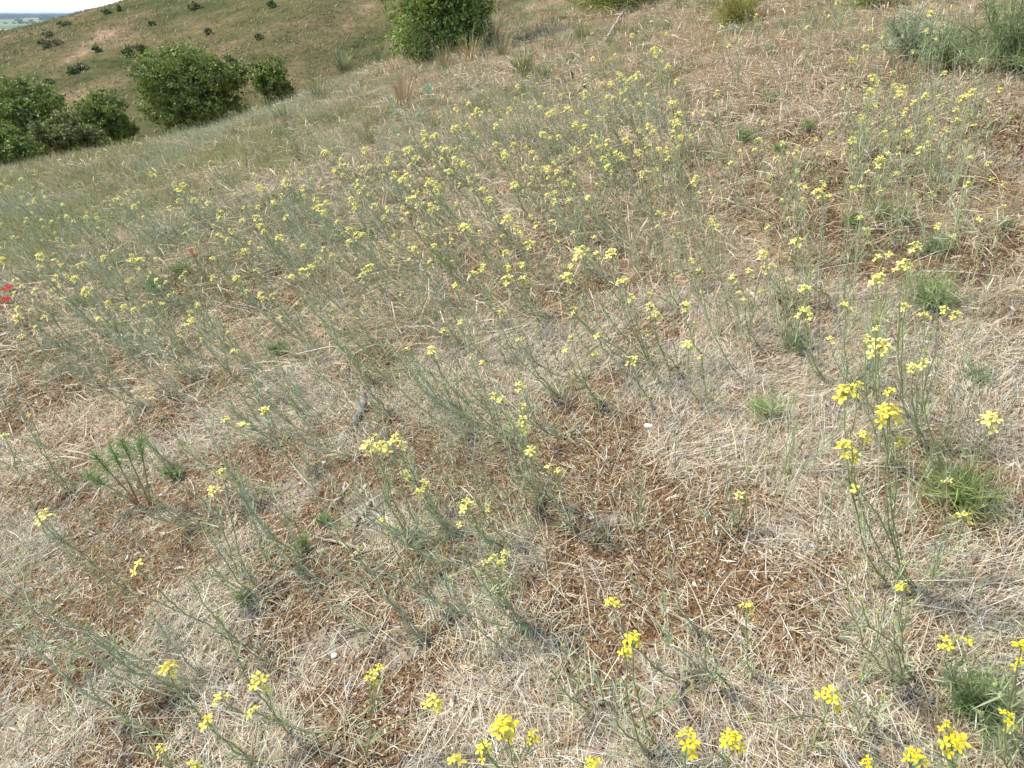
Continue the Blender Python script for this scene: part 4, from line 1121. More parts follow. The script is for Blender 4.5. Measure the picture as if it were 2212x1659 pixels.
def grass_clump(px, py, hpx, wpx, n, pal, label, phrase=None, lean=0.0, arch=.25, wid=.0016):
    g = np.random.default_rng(int(px * 2 + py * 7))
    b = ground(px, py); depth = float(to_px(b)[2])
    h = hpx / 1106 * TAN * depth; rad = wpx / 1106 * TAN * depth * .5
    root = tag(empty('grass_clump', b), label, 'grass clump', 'tall grass clumps on the slope')
    a = g.uniform(0, 2 * math.pi, n); q = rad * np.sqrt(g.random(n))
    d = norm(np.stack([np.cos(a) * q / h + lean, np.sin(a) * q / h, np.ones(n)], -1))
    p = b[None] + np.stack([np.cos(a), np.sin(a), 0 * a], -1) * (q * .3)[:, None]
    A = arcs(p, d, h * g.uniform(.45, 1.1, n), np.stack([np.cos(a), np.sin(a), -.4 * np.ones(n)], -1) * (arch * g.random(n))[:, None], 5)
    V, Q = ribbons(A, (wid * max(depth / 3, 1) * g.uniform(.7, 1.3, n))[:, None] * np.array([1, .9, .8, .7, .3])[None], norm(np.stack([-np.sin(a), np.cos(a), g.normal(0, .3, n)], -1)))
    c = np.array([lin(*x) for x in pal])[g.integers(0, len(pal), n)] * g.uniform(.8, 1.15, n)[:, None]
    half = n // 3
    k2 = V.reshape(n, 10, 3)
    Qk = Q.reshape(n, 4, 4)
    for nm, sl in (('seed_stalks', slice(0, half)), ('blades', slice(half, n))):
        m = k2[sl].shape[0]
        V2 = k2[sl].reshape(-1, 3)
        Q2 = (np.arange(m) * 10)[:, None, None] + (np.arange(4) * 2)[None, :, None] + np.array([0, 1, 3, 2])[None, None]
        c2 = np.repeat(c[sl], 10, 0)
        if nm == 'blades': V2 = b + (V2 - b) * np.array([1.05, 1.05, .7])
        mesh_obj(nm, V2 - b, Q2.reshape(-1, 4), c2, (M['straw'],), root)
    if phrase: landmark(phrase, b)
TAN_P = [(190, 160, 118), (204, 176, 136), (172, 140, 100)]
OL_P = [(150, 142, 84), (136, 132, 74), (168, 154, 100)]
GR_P = [(122, 134, 84), (138, 144, 100), (152, 146, 104)]
grass_clump(872, 232, 112, 66, 190, TAN_P, 'tall upright tan grass clump in front of the big bush', 'the tall tan grass clump', .0, .12)
grass_clump(802, 318, 74, 66, 150, OL_P, 'olive green grass clump downhill of the tall tan one', 'the olive grass clump', -.1, .3)
grass_clump(655, 352, 60, 40, 90, OL_P, 'thin olive grass clump on the shoulder at the rim of the drift', 'the thin olive grass clump', -.15, .3)
grass_clump(545, 250, 36, 50, 130, OL_P, 'brownish tussock near the slope edge below the small round shrub', 'the brownish tussock near the slope edge', -.1, .5)
grass_clump(690, 215, 70, 60, 110, GR_P, 'tall green grass clump on the slope edge with pale seed stalks', None, -.1, .3)
grass_clump(740, 150, 60, 60, 110, GR_P, 'green grass clump on the slope edge between small shrub and big bush', None, -.1, .3)
grass_clump(620, 265, 60, 60, 110, GR_P, 'grey-green grass clump on the slope edge beside the brownish tussock', None, -.15, .3)
grass_clump(430, 250, 34, 60, 120, [(176, 158, 140), (160, 140, 124), (190, 172, 150)], 'bare mauve-grey dead stalks at the foot of the largest valley shrub', None, -.3, .2)
grass_clump(1260, 85, 60, 80, 120, OL_P, 'olive grass clump right of the big bush in dry brown grass', None, 0, .3)
grass_clump(1085, 120, 70, 60, 110, TAN_P + GR_P, 'mixed tan and green grass clump under the edge of the big bush', None, 0, .3)

for px_, py_, hp_, wp_, pal_, lab_ in ((905, 138, 56, 60, GR_P + OL_P, 'dark mixed grass clump under the overhanging near rim of the big bush'), (960, 146, 70, 70, GR_P + TAN_P, 'grass clump with grey stalks directly below the big bush'), (1015, 134, 76, 60, OL_P + TAN_P, 'tawny and olive grass clump below the far rim of the big bush'), (1065, 96, 90, 70, OL_P + TAN_P, 'tall loose grass clump standing against the side of the big bush'), (825, 140, 70, 70, GR_P, 'green grass clump just past the big bush on the slope edge')):
    grass_clump(px_, py_, hp_, wp_, 130, pal_, lab_, None, 0, .3)
# ------------------------------------------------------------------ poppies, purple spikes
def poppy(px, py, wpx, label, phrase=None, h=.2):
    g = np.random.default_rng(int(px * 9 + py))
    p = ground(px, py, h); depth = float(to_px(p)[2])
    b = np.array([p[0] + .05, p[1], 0]); b[2] = float(height(b[0], b[1]))
    root = tag(empty('poppy', b), label, 'poppy', 'red poppies')
    s = Bag(); V, Q = tube(bez(b, b + UP * h * .4, p - UP * h * .3, p, 7), np.linspace(.002, .0014, 7), 5); s.add(V, Q, lin(110, 126, 76)); stem_leaves(s, bez(b, b + UP * h * .4, p - UP * h * .3, p, 7), 8, .05, .004, G_LEAF, g, .02, .5)
    s.build('stem', (M['stem'],), root, b)
    size = wpx / 1106 * TAN * depth * .5
    f = flower(p, norm(np.array([-.1, -.5, .8])), size * 1.0, (.50, .06, .04), g)
    bag_join2(f, flower(p + UP * .002, norm(np.array([-.1, -.5, .8])), size * .9, (.55, .09, .06), g, norm(np.array([1, 1, .3]))))
    f.build('petals', (M['petal'],), root, b)
    if phrase: landmark(phrase, p)
poppy(17, 622, 24, 'bigger upper red poppy at the slope edge by yellow flowers', 'the upper red poppy')
poppy(14, 648, 20, 'lower red poppy just below the bigger one', None, .17)
poppy(413, 541, 12, 'small pinkish red poppy above the largest bright green feathery plant', 'the small pinkish poppy')
poppy(422, 553, 11, 'second small pinkish poppy, slightly below its twin', None, .17)
poppy(1646, 27, 11, 'single tiny red poppy near the top of the slope', 'the tiny red poppy near the top')

def spike(px, py, hpx, label, phrase=None):
    g = np.random.default_rng(int(px * 4 + py))
    b = ground(px, py + hpx); depth = float(to_px(b)[2]); h = hpx / 1106 * TAN * depth * 1.1
    root = tag(empty('purple_sage', b), label, 'flower', 'purple flower spikes')
    s = Bag(); P = bez(b, b + UP * h * .3, b + UP * h * .7, b + UP * h + np.array([-.01, 0, 0]), 8)
    V, Q = tube(P, np.linspace(.002, .001, 8), 5); s.add(V, Q, lin(104, 112, 84)); stem_leaves(s, P, 12, .05, .006, G_LEAF, g, .02, .5); s.build('stem', (M['stem'],), root, b)
    f = Bag()
    for k in range(34):
        t = .5 + .5 * k / 34; p = P[min(int(t * 7), 6)] + (P[min(int(t * 7), 6) + 1] - P[min(int(t * 7), 6)]) * (t * 7 % 1)
        d = norm(np.array([math.cos(k * 2.4), math.sin(k * 2.4), .5])); spindle(f, p, d, .014, .0035, jit(lin(98, 78, 130), .2, g))
    f.build('blossom_spike', (M['petal'],), root, b)
    if phrase: landmark(phrase, b)
spike(1263, 180, 26, 'tallest purple flower spike rising within the yellow drift', 'the tallest purple spike')
spike(1236, 160, 22, 'thinner purple flower spike behind the tallest one', None)
spike(1091, 297, 16, 'short blue-purple flower spike low in the yellow drift', 'the short blue-purple spike')

# ------------------------------------------------------------------ sticks, twigs, stones
def stick(pts, r_px, col, label, name='dead_stick', cat='stick', group=None, phrase=None, lift=.006, knots=True, forks=()):
    g = np.random.default_rng(int(pts[0][0] * 5 + pts[0][1]))
    P = np.array([ground(*p) for p in pts]); depth = float(to_px(P[0])[2])
    r = r_px / 1106 * TAN * depth * .36
    # resample with kinks
    n = 10; t = np.linspace(0, len(P) - 1, n); i = np.minimum(t.astype(int), len(P) - 2); f = (t - i)[:, None]
    Q_ = P[i] * (1 - f) + P[i + 1] * f
    Q_[:, 2] = np.maximum(height(Q_[:, 0], Q_[:, 1]), Q_[:, 2]) + lift * .6 + r * .5
    Q_[1:-1] += g.normal(0, r * .35, (n - 2, 3))
    rr = r * g.uniform(.8, 1.15, n); rr[-1] *= .6; rr[0] *= .85
    b = Bag(); V, F = tube(Q_, rr, 9)
    V = V + g.normal(0, r * .09, V.shape)
    b.add(V, F, np.repeat(np.array(lin(*col))[None] * g.uniform(.75, 1.2, n)[:, None], 9, 0))
    for e in (0, -1):       # closed ends
        ring = V[:9] if e == 0 else V[-9:]
        V2 = np.concatenate([ring, np.repeat(ring.mean(0)[None], 9, 0)]); k = np.arange(9)
        b.add(V2, np.stack([k, (k + 1) % 9, 9 + (k + 1) % 9, 9 + k], -1), np.array(lin(*col)) * 1.1)
    c = Q_[n // 2]
    o = b.build(name, (M['bark'],), None, c, smooth=True); o.location = c
    tag(o, label, cat, group)
    for (k, dx, dy, L) in forks:
        q = ground(dx, dy); A = np.stack([Q_[k], .5 * (Q_[k] + q + UP * .03), q + UP * .01])
        bb = Bag(); V, F = tube(A, [r * .6, r * .5, r * .25], 6); bb.add(V, F, lin(*col)); bb.build('side_twig', (M['bark'],), o, c)
    if phrase: landmark(phrase, c)
    return o
stick([(786, 853), (784, 885), (769, 921)], 21, (134, 122, 114), 'thick weathered grey stick lying between leaning flower stems', phrase='the thick weathered grey stick')
stick([(1912, 738), (1970, 741), (2026, 746)], 8, (196, 188, 176), 'long bleached white stick lying across straw behind flower stems', phrase='the long bleached white stick')
stick([(1437, 1388), (1460, 1450), (1480, 1548)], 8, (120, 98, 82), 'slender dark brown twig lying on a sandy patch', 'dead_twig', 'twig', phrase='the slender dark brown twig')
stick([(1321, 1584), (1300, 1615), (1279, 1643)], 10, (158, 112, 88), 'short reddish brown twig beside a yellow flower head at the bottom', 'dead_twig', 'twig', phrase='the short reddish brown twig')
stick([(1340, 1545), (1380, 1525), (1415, 1530)], 7, (176, 154, 134), 'pale cut twig lying crosswise beside the sandy patch', 'dead_twig', 'twig')
stick([(683, 1165), (730, 1175), (775, 1192)], 10, (170, 150, 128), 'peeling pale twig on bare soil beside a feathery sprig', 'dead_twig', 'twig', phrase='the peeling pale twig')
stick([(802, 1085), (785, 1115), (760, 1145)], 14, (160, 142, 122), 'gnarled bark strip on the sandy bare patch', 'bark_piece', 'bark', phrase='the gnarled bark strip', forks=((5, 790, 1140, .1),))
stick([(748, 1045), (738, 1075), (706, 1110)], 10, (176, 158, 138), 'frayed root piece with thin fibres above the sandy patch', 'root_piece', 'root', phrase='the frayed root piece', forks=((3, 770, 1055, .1), (6, 690, 1100, .1)))
stick([(1613, 630), (1630, 650), (1640, 665)], 14, (198, 178, 154), 'flat pale wood chip below upright flower stems', 'wood_chip', 'wood chip', phrase='the flat pale wood chip')
stick([(1690, 512), (1712, 528), (1728, 540)], 11, (178, 160, 144), 'grey wood chunk with a white end on straw', 'wood_chunk', 'wood chunk', phrase='the grey wood chunk')
stick([(1350, 25), (1330, 60), (1305, 98)], 7, (178, 160, 140), 'leaning dead branch at the top of the slope by the dark grass mound', 'dead_branch', 'branch', phrase='the leaning dead branch', lift=.05, forks=((2, 1290, 40, .1),))
stick([(1870, 1298), (1720, 1205), (1640, 1175)], 4, (206, 186, 158), 'long thin straw-coloured culm lying slantwise across rust moss', 'dry_culm', 'culm')
stick([(1000, 1205), (1040, 1230), (1063, 1200)], 5, (150, 124, 100), 'small forked brown twig under a cluster of yellow heads', 'dead_twig', 'twig')
stick([(2160, 600), (2080, 590), (1985, 588)], 4, (214, 198, 172), 'longest dry straw culm lying level across the straw', 'dry_culm', 'culm')
stick([(1185, 1640), (1100, 1595), (1000, 1590)], 12, (160, 128, 102), 'long pale brown twig half under straw behind the largest flower head', 'dead_twig', 'twig', phrase='the long pale brown twig')
stick([(1510, 1440), (1545, 1425), (1590, 1412)], 5, (136, 106, 86), 'thin brown twig beside a lone yellow head in rust moss', 'dead_twig', 'twig')
stick([(1915, 1475), (1960, 1482), (2010, 1490)], 6, (140, 126, 112), 'grey twig under the many-stemmed green plant', 'dead_twig', 'twig')
stick([(868, 1330), (890, 1365), (908, 1395)], 6, (108, 88, 76), 'dark charred twig on bare soil', 'dead_twig', 'twig', phrase='the dark charred twig')
stick([(1840, 1255), (1790, 1290), (1690, 1335)], 5, (178, 150, 120), 'curved brown stem lying across rust moss', 'dry_culm', 'culm')
stick([(2460 * .5 + 590, 1600), (1865, 1570), (1895, 1545)], 6, (130, 104, 88), 'short brown twig near the bottom beside a pale stone', 'dead_twig', 'twig')

def stone(px, py, wpx, hpx, col, label, phrase=None, name='stone', cat='stone'):
    g = np.random.default_rng(int(px * 31 + py))
    p = ground(px, py); depth = float(to_px(p)[2]); w = wpx / 1106 * TAN * depth * .40; h = .8 * max(hpx / 1106 * TAN * depth * .42, w * .35)
    nu, nv = 14, 9
    u = np.linspace(0, 2 * math.pi, nu, endpoint=False); v = np.linspace(-math.pi / 2, math.pi / 2, nv)
    U, Vv = np.meshgrid(u, v)
    d = np.stack([np.cos(Vv) * np.cos(U), np.cos(Vv) * np.sin(U), np.sin(Vv)], -1)
    bump = 1 + .22 * (vnoise(d[..., 0] * 2 + 5 + d[..., 2] * 1.3, d[..., 1] * 2 + 9, int(px)) - .5) * 2 + .08 * (vnoise(d[..., 0] * 6 + 5, d[..., 1] * 6 + d[..., 2] * 5, int(py)) - .5)
    ax = g.uniform(.7, .95)
    V = (np.sign(d) * np.abs(d) ** .8) * bump[..., None] * np.array([w, w * ax, h])
    i = np.arange(nv - 1)[:, None] * nu; j = np.arange(nu)[None]; j2 = (j + 1) % nu
    Q = np.stack([i + j, i + j2, i + nu + j2, i + nu + j], -1).reshape(-1, 4)
    o = mesh_obj(name, V.reshape(-1, 3), Q, np.array(lin(*col)), (M['stone'],), smooth=True)
    o.location = (p[0], p[1], p[2] + h * .55); o.rotation_euler = (g.normal(0, .12), g.normal(0, .12), g.uniform(0, 6))
    tag(o, label, cat)
    if phrase: landmark(phrase, p)
stone(1402, 923, 26, 14, (232, 222, 208), 'flat white pebble standing out on rust straw', 'the flat white pebble')
stone(1660, 913, 14, 14, (222, 208, 184), 'round cream stone at the foot of a pale wormwood clump', 'the round cream stone')
stone(2040, 384, 16, 18, (186, 190, 200), 'bluish grey stone upslope beside a yellow flower stem', 'the bluish grey stone')
stone(1278, 1122, 14, 12, (196, 188, 182), 'grey-white pebble under a leaning budding stem', 'the grey-white pebble')
stone(1446, 1320, 22, 14, (196, 180, 160), 'tan flattish pebble under dry stems')
stone(1621, 1602, 16, 14, (236, 232, 226), 'small chalk-white pebble near the bottom beside dark twigs', 'the small chalk-white pebble')
stone(722, 1418, 22, 12, (226, 222, 216), 'white chip of shell on bare soil', 'the white shell chip', 'shell_chip', 'shell')
stone(2014, 1078, 20, 12, (200, 188, 170), 'sandy pebble beside the dense dark grassy clump')
stone(1985, 721, 12, 9, (206, 202, 198), 'tiny grey pebble just above the bleached stick')
stone(1755, 1180, 18, 10, (204, 200, 196), 'grey pebble at the rim of the pale sandy patch')
stone(1780, 1195, 12, 8, (198, 196, 196), 'bluish pebble, smaller of the two by the sandy patch')
stone(1408, 50, 14, 10, (226, 216, 204), 'pale stone near the dead branch upslope')
stone(1420, 122, 14, 9, (212, 196, 178), 'tan stone downhill of the dead branch')
stone(1290, 205 - 100, 14, 9, (214, 178, 150), 'orange-tan stone between brown grass and the yellow drift')
stone(790, 178, 14, 8, (206, 204, 190), 'flat pale lump standing for a fluffy thing on the slope edge near grey grass', 'the fluffy thing on the slope edge')  # a fluffy thing, simplified to a flat pale lump; not a stone
stone(700, 1000, 12, 8, (220, 208, 196), 'small pale pebble among curled straw beside grey stems')
stone(350, 1045 + 25, 12, 8, (210, 204, 196), 'small pale pebble on the bare rust soil')

def beetle(px, py, h, label):
    p = ground(px, py, h)
    u = np.linspace(0, 2 * math.pi, 10, endpoint=False)
    root = tag(empty('beetle', p), label, 'beetle', 'dark insects on flowers')
    for nm, off, sc in (('wing_cases', 0, (.007, .0045, .004)), ('head', .008, (.003, .003, .0025))):
        P = np.stack([np.linspace(-1, 1, 7), np.zeros(7), np.zeros(7)], -1) * sc[0]; V, Q = tube(P + np.array([off, 0, .002]), np.sqrt(np.clip(1.02 - np.linspace(-1, 1, 7) ** 2, 0, 1)) * sc[1], 10)
        mesh_obj(nm, V, Q, np.array([.015, .012, .012]), (M['insect'],), root, smooth=True)
beetle(454, 409, .34, 'black beetle on the highest heads of the far yellow group')
beetle(457, 496, .30, 'black beetle on a flower lower in the far yellow group')
beetle(842, 346, .32, 'black beetle on a yellow head near the olive grass clump')
beetle(931, 568, .30, 'black beetle on a yellow head above curled straw')

# ------------------------------------------------------------------ shrubs and trees
def shrub(name, pos, w, h, depth_w, n, leaf, pal, label, cat, group=None, lobes=14, low=0.0,  parts=True, lean=0.0, skirt=.12, seed=0):
    g = np.random.default_rng(seed + int(abs(pos[0]) * 97 + abs(pos[1]) * 31))
    pos = np.asarray(pos, float)
    root = tag(empty(name, pos), label, cat, group)
    L = []
    zb = low * h; H0 = h; h = h - zb
    for k in range(lobes):
        a = k * 2.4 + g.uniform(0, .6); q = math.sqrt((k + .3) / lobes)
        z = g.uniform(.25, .78) if k > 2 else g.uniform(.6, .8)
        if k % 3 == 2: z = g.uniform(.10, .3)
        rr = g.uniform(.16, .34)
        q = min(q, 1 - rr * .75)
        shrink = 1 - .25 * max(z - .5, 0) * 2
        L.append((np.array([math.cos(a) * q * w * .5 * shrink + lean * z * h, math.sin(a) * q * depth_w * .5 * shrink, zb + z * h * (1 - .12 * q)]), rr))
    cr = Bag()
    per = n // lobes
    for c, rr in L:
        nc = max(6, per // 26)
        d = norm(g.normal(0, 1, (nc, 3)))
        rad = g.uniform(.3, 1, nc) ** .4 * (1 + .7 * (vnoise(d[:, 0] * 2.2 + 7, d[:, 1] * 2.2 + d[:, 2] * 2, int(rr * 999)) - .5))
        sc = np.array([w * rr, depth_w * rr, h * rr])
        cen = c + d * rad[:, None] * sc
        ix = g.integers(0, nc, per)
        sp = g.uniform(.05, .16, nc)[ix]
        p = cen[ix] + np.clip(g.normal(0, 1, (per, 3)), -2, 2) * sp[:, None] * sc * np.array([1, 1, .8])
        nd = norm(d[ix] * .6 + g.normal(0, .8, (per, 3)) + np.array([0, 0, .3]))
        # sprays: leafy twigs that stick out of the outline
        ns = max(3, per // 60); sd_ = norm(d[g.integers(0, nc, ns)] + g.normal(0, .35, (ns, 3)) + np.array([0, 0, .35]))
        s0 = c + sd_ * sc * .75; ln = g.uniform(.3, .75, ns)
        six = g.integers(0, ns, per // 6); st_ = g.random(per // 6)
        p[:per // 6] = s0[six] + sd_[six] * (st_ * ln[six])[:, None] * sc.mean() + g.normal(0, leaf * .9, (per // 6, 3))
        p[:, 2] = np.maximum(p[:, 2], zb * .8 + h * .04 * g.random(per))
        a1 = norm(np.cross(nd, g.normal(0, 1, (per, 3)))); a2 = np.cross(nd, a1)
        sz = leaf * g.uniform(.45, 1.35, per)[:, None]
        V = np.stack([p - a1 * sz, p - a2 * sz * .5, p + a1 * sz, p + a2 * sz * .5], 1).reshape(-1, 3)
        Q = np.arange(per * 4).reshape(-1, 4)
        ctone = g.uniform(.7, 1.3, nc)[ix]
        cc = np.array(pal)[g.integers(0, len(pal), nc)][ix] * .6 + np.array(pal)[g.integers(0, len(pal), per)] * .4
        cc = cc * (ctone * g.uniform(.85, 1.15, per))[:, None]
        cr.add(V, Q, np.repeat(cc, 4, 0))
    cr.build('crown', (M['crown'],), root)
    if parts:
        tr = Bag()
        for c, rr in L:
            s = np.array([g.normal(0, w * .03), g.normal(0, w * .03), -.05])
            P = bez(s, s + np.array([0, 0, H0 * .25]), c * .7, c, 6)
            V, Q = tube(P, np.linspace(.018, .005, 6) * max(h, .8), 6); tr.add(V, Q, lin(104, 90, 76))
        tr.build('trunk', (M['bark'],), root)
    return root

DG = [lin(122, 134, 54), lin(106, 118, 48), lin(142, 150, 68), lin(90, 102, 42)]
LG = [lin(132, 146, 62), lin(116, 132, 56), lin(150, 158, 76), lin(96, 114, 50)]
MG = [lin(122, 126, 64), lin(108, 114, 56), lin(136, 138, 78)]
HG = [lin(112, 122, 62), lin(100, 112, 56), lin(122, 130, 70)]
def place_shrub(name, px0, px1, ytop, ybase, Y, n, leaf, pal, label, cat='shrub', group=None, phrase=None, dw=1.0, **kw):
    """crown spans px0..px1 and reaches ytop in the photograph; it stands on the ground at depth Y"""
    cx = .5 * (px0 + px1)
    top = at_depth(cx, ytop, Y)
    gz = float(height(top[0], top[1])); 
    wv = (at_depth(px1, ytop, Y) - at_depth(px0, ytop, Y))[0]
    h = max(top[2] - gz, .3)
    print('SHRUB', label[:40], 'w %.2f h %.2f at %.1f %.1f ground px y %.0f' % (wv, h, top[0], Y, to_px(np.array([top[0], top[1], gz]))[1]))
    kw.setdefault('low', float(np.clip((at_depth(cx, ybase + 12, Y)[2] - gz) / h, 0, .75)))
    wv *= .86
    o = shrub(name, (top[0], top[1], gz), wv, h, wv * dw, int(n * 1.8), leaf * .8, pal, label, cat, group, **kw)
    if phrase: landmark(phrase, (top[0], top[1], gz))
    return o
gb = ground(955, 128)
place_shrub('hawthorn_bush', 826, 1046, -330, 120, gb[1], 30000, .032, LG, 'big bright green bush on the slope, cut off by the frame top', 'bush', None, 'the big bush', lobes=30, dw=.9)
V_ = 'round green shrubs in the valley'
place_shrub('valley_shrub', 278, 522, 92, 245, 19.5, 22000, .05, DG, 'largest rounded dark green shrub in the valley', 'shrub', V_, 'the largest valley shrub', lobes=26, dw=.9)
place_shrub('valley_shrub', 532, 630, 128, 205, 19.0, 8000, .04, DG, 'small dark green shrub between the largest valley shrub and the slope edge', 'shrub', V_, None, lobes=12)
place_shrub('valley_shrub', 158, 276, 203, 282, 16.5, 9000, .042, DG, 'low dark shrub in the valley between the largest shrub and the bushy group', 'shrub', V_, None, lobes=13)
place_shrub('valley_shrub', -90, 122, 168, 300, 18.5, 14000, .05, DG, 'tallest dark shrub of the bushy group cut off by the frame', 'shrub', V_, None, lobes=20)
place_shrub('valley_shrub', 66, 200, 240, 322, 15.0, 9000, .04, MG, 'pale green loose shrub in front of the tallest one of the bushy group', 'shrub', V_, 'the pale loose valley shrub', lobes=14)
place_shrub('valley_shrub', -60, 70, 268, 345, 14.0, 8000, .04, DG, 'lowest green shrub of the bushy group, touching the near slope edge', 'shrub', V_, None, lobes=12)

HS = 'dark shrub dots on the opposite hill'
for px, py, w, h, pal, lab in [
    (280, 122, 22, 24, DG, 'dark bush just above the largest valley shrub, paler of a pair'), (309, 120, 26, 30, DG, 'darkest round bush of the pair above the largest valley shrub'),
    (212, 112, 15, 15, DG, 'small dark bush beyond the pair, nearer the hill end'), (99, 104, 28, 22, MG, 'grey-green bush low on the far end of the hill'),
    (126, 96, 18, 13, MG, 'small grey-green bush beside the bigger one on the hill end'), (106, 79, 16, 14, MG, 'tiny bush high on the hill end below the skyline'),
    (158, 158, 18, 17, DG, 'small dark bush lower on the hill, one of two touching'), (176, 149, 24, 16, MG, 'wider pale bush touching a small dark one low on the hill'),
    (422, 20, 26, 22, MG, 'grey-green bush near the hilltop at the frame edge'), (451, 74, 16, 16, MG, 'small bush amid pale dry grass high on the hill'),
    (559, 84, 12, 12, DG, 'tiny dark bush high on the hill beyond the pale grass'), (328, 54, 10, 10, DG, 'tiny dark bush midway to the hilltop'),
    (140, 56, 26, 16, MG, 'spreading bush standing on the hill skyline'), (232, 29, 18, 12, DG, 'dark bush on the skyline partway up'),
    (258, 24, 7, 16, DG, 'thin upright bush on the skyline near the frame top'), (588, 16, 16, 16, DG, 'dark bush near the frame top far along the hill'),
    (105, 180, 18, 12, MG, 'low grey bush near the bottom of the hill'), (495, 130, 14, 10, MG, 'low bush on the hill behind the small valley shrub')]:
    p = ground(px, py, 0, 160)
    if p is None or p[1] > 110:
        for yy in range(int(py), int(py) + 30):
            p = ground(px, yy, 0, 160)
            if p is not None and p[1] < 90: break
    d = float(to_px(p)[2]); wm = w / 1106 * TAN * d; hm = h / 1106 * TAN * d * .75
    shrub('hill_bush', p, wm, hm, wm, 1600, max(.05, wm * .045), HG if pal is DG else [lin(136, 132, 86), lin(126, 124, 78), lin(144, 138, 94)], lab, 'bush', HS, lobes=7)

for k, (px0, px1, yt, Y, lab) in enumerate([(-40, 14, 62, 110, 'tallest dark tree behind the hill end, cut off by the frame'), (8, 44, 68, 115, 'rounded dark tree behind the hill end, second from the frame edge'), (36, 82, 70, 120, 'wide low dark tree behind the hill end, nearest the skyline slope'), (-60, -10, 70, 112, 'dark tree behind the hill end at the very frame edge')][:3]):
    place_shrub('tree', px0, px1, yt, 95, Y, 4000, .28, DG, lab, 'tree', 'dark trees behind the hill end', lobes=12)

# trees out on the plain
for k, (px, yb, w, h, lab) in enumerate([(44, 52, 15, 11, 'blue-green tree clump on the plain, nearest the frame edge'), (71, 52, 14, 9, 'blue-green tree on the plain, second clump from the frame edge'), (30, 52, 8, 4, 'small bush clump on the plain left of the larger clump'),
                                      (57, 52, 10, 5, 'small trees between the two larger clumps on the plain'), (94, 49, 5, 3, 'lone tiny tree on the plain'), (12, 52, 10, 4, 'low hedge of bushes at the frame edge on the plain'),
                                      (120, 50, 34, 9, 'dark belt of trees on the plain touching the hill skyline'), (155, 46, 40, 9, 'long dark belt of trees behind the hill skyline')]):
    d = ray(px, yb); t = (-35 * S - CAM_Z) / d[2]
    p = d * t; p[2] = float(height(p[0], p[1])); dep = t
    wm = w / 1106 * TAN * dep; hm = h / 1106 * TAN * dep
    shrub('plain_tree', p, wm, hm, wm, 900, hm * .12, DG, lab, 'tree', 'trees on the far plain', lobes=9)
# far woods: one mass along the horizon
n = 26000
d = rng.uniform(3200, 11000, n); az = np.radians(rng.uniform(-44, -12, n))
band = vnoise(d / 900, az * 14, 201) + .3 * vnoise(d / 300, az * 50, 202)
ok = band > .62
d, az = d[ok], az[ok]; n = len(d)
x = d * np.sin(az); y = d * np.cos(az); z = height(x, y)
s = rng.uniform(9, 20, n)
p = np.stack([x, y, z + s * .45], -1)
ca, sa = np.cos(rng.uniform(0, math.pi, n)), np.sin(rng.uniform(0, math.pi, n))
parts_V, parts_Q = [], []
for k in range(3):
    th = rng.uniform(0, math.pi, n); ax = np.stack([np.cos(th), np.sin(th), 0 * th], -1)
    wv = (s * rng.uniform(.8, 1.6, n))[:, None]
    V = np.stack([p - ax * wv * .5 - UP * s[:, None] * .5, p + ax * wv * .5 - UP * s[:, None] * .5, p + ax * wv * .3 + UP * s[:, None] * .4, p - ax * wv * .25 + UP * s[:, None] * .45], 1)
    parts_V.append(V.reshape(-1, 3)); parts_Q.append(np.arange(n * 4).reshape(-1, 4) + k * n * 4)
o = mesh_obj('far_woods', np.concatenate(parts_V), np.concatenate(parts_Q), np.array(lin(78, 96, 58)), (M['crown'],))
tag(o, 'dark blue wooded belts along the horizon of the plain', 'woods', kind='stuff')

# ------------------------------------------------------------------ labels that tell the flowering plants apart
ORD = ['', 'second ', 'third ', 'fourth ', 'fifth ', 'sixth ']
NUM = ['no', 'one', 'two', 'three', 'four', 'five', 'six', 'seven', 'eight']
B_ = np.array([p['base'] for p in PLANTS])
Lp = np.array([p for _, p in LAND])
D = np.linalg.norm(B_[:, None, :2] - Lp[None, :, :2], axis=2)
rank = np.argsort(np.argsort(D, axis=0), axis=0)      # rank of each plant for each landmark
taken = {}
for i in np.argsort(np.min(rank + D / np.maximum(B_[:, 1:2], 1) , axis=1)):
    p = PLANTS[i]; root = p['root']
    hw = 'tall' if p['h'] > .34 else 'low' if p['h'] < .2 else 'medium'
    nh = p['heads']
    what = f"{hw} {'yellow-flowered' if nh else 'grey-green budding'} plant"
    root['category'] = 'wildflower'
    best = None
    for k in np.lexsort((D[i], rank[i])):
        if rank[i, k] < 6: best = k; break
    if best is not None:
        hd = f" with {NUM[nh]} head{'s' if nh > 1 else ''}" if nh else ''
        lab = f"{what}{hd}, {ORD[rank[i, best]]}nearest {LAND[best][0]}"
        if len(lab.replace('-', ' ').split()) > 16: lab = f"{what}, {ORD[rank[i, best]]}nearest {LAND[best][0]}"
        root['label'] = lab
        root['group'] = 'yellow-flowered plants on the slope' if nh else 'budding plants on the slope'
    else:
        X, Y_, d_ = to_px(p['base'])
        zone = 'the crowded drift below the big bush' if Y_ < 470 and 850 < X < 1560 else 'the leaning group on the left shoulder' if X < 850 and Y_ < 800 else 'the tall clumps upslope on the right' if X > 1560 and Y_ < 700 else 'the open straw in the foreground' if Y_ > 1000 else 'the leaning stand in the middle of the slope'
        root['label'] = f"{'yellow-flowered' if nh else 'budding'} plant closely surrounded by others in {zone}"
        root['group'] = 'yellow-flowered plants in ' + zone

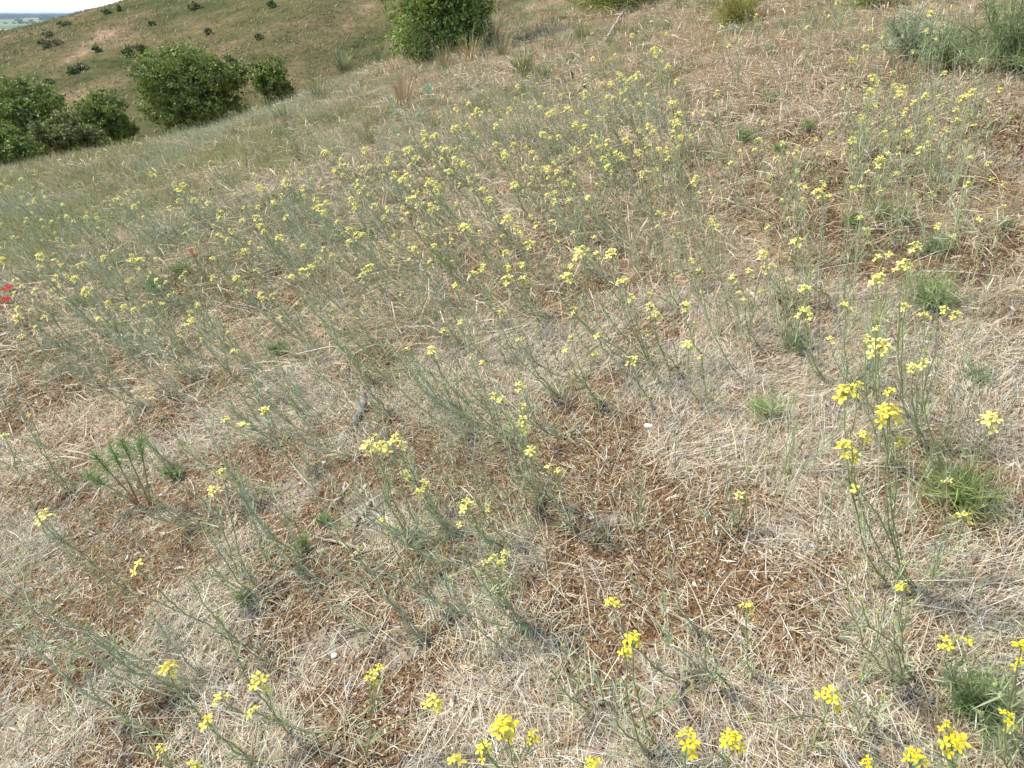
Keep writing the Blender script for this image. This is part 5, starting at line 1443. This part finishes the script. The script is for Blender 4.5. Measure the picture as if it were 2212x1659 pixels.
# ------------------------------------------------------------------ light, sky, air
SUN_EL, SUN_AZ = R(52), R(-75)       # azimuth from +Y towards +X
sd = Vector((math.sin(SUN_AZ) * math.cos(SUN_EL), math.cos(SUN_AZ) * math.cos(SUN_EL), math.sin(SUN_EL)))
sun_d = bpy.data.lights.new('sun', 'SUN'); sun_d.energy = 2.5; sun_d.angle = R(9); sun_d.color = (1, .95, .85)
sun = bpy.data.objects.new('sun', sun_d); C.objects.link(sun)
sun.rotation_euler = (-sd).to_track_quat('-Z', 'Y').to_euler()
w = bpy.data.worlds.new('World'); scene.world = w; w.use_nodes = True
nt = w.node_tree
bg = nt.nodes['Background']
sky = nt.nodes.new('ShaderNodeTexSky'); sky.sky_type = 'NISHITA'; sky.sun_disc = False
sky.sun_elevation = SUN_EL; sky.sun_rotation = SUN_AZ; sky.dust_density = 0.4; sky.air_density = 1.0; sky.ozone_density = 2.5
nt.links.new(sky.outputs[0], bg.inputs['Color']); bg.inputs['Strength'].default_value = 0.14

HAZE = True
if HAZE:
    m, nt2, out = new_mat('pale_air')
    pv = nt2.nodes.new('ShaderNodeVolumePrincipled'); pv.inputs['Color'].default_value = (.78, .87, 1, 1); pv.inputs['Density'].default_value = 7.5e-5; pv.inputs['Anisotropy'].default_value = .2
    nt2.links.new(pv.outputs[0], out.inputs['Volume'])
    Rz = 47000; z0, z1 = -36, 30
    V = np.array([(sx * Rz, sy * Rz, z) for z in (z0, z1) for sx, sy in ((-1, -1), (1, -1), (1, 1), (-1, 1))])
    Q = np.array([(3, 2, 1, 0), (4, 5, 6, 7), (0, 1, 5, 4), (1, 2, 6, 5), (2, 3, 7, 6), (3, 0, 4, 7)])
    o = mesh_obj('haze', V, Q, None, (m,)); tag(o, kind='stuff')
    o['label'] = 'thin pale haze lying over the plain'; o['category'] = 'haze'

scene.view_settings.view_transform = 'Standard'
scene.view_settings.look = 'None'
scene.view_settings.exposure = 1.3
scene.view_settings.gamma = 1.0
scene.render.engine = 'CYCLES'
cy = scene.cycles
cy.use_denoising = True
cy.max_bounces = 5; cy.diffuse_bounces = 3; cy.glossy_bounces = 1; cy.transmission_bounces = 3; cy.volume_bounces = 0; cy.transparent_max_bounces = 4
print('PLANTS', len(PLANTS), 'LAND', len(LAND), 'objects', len(scene.objects))
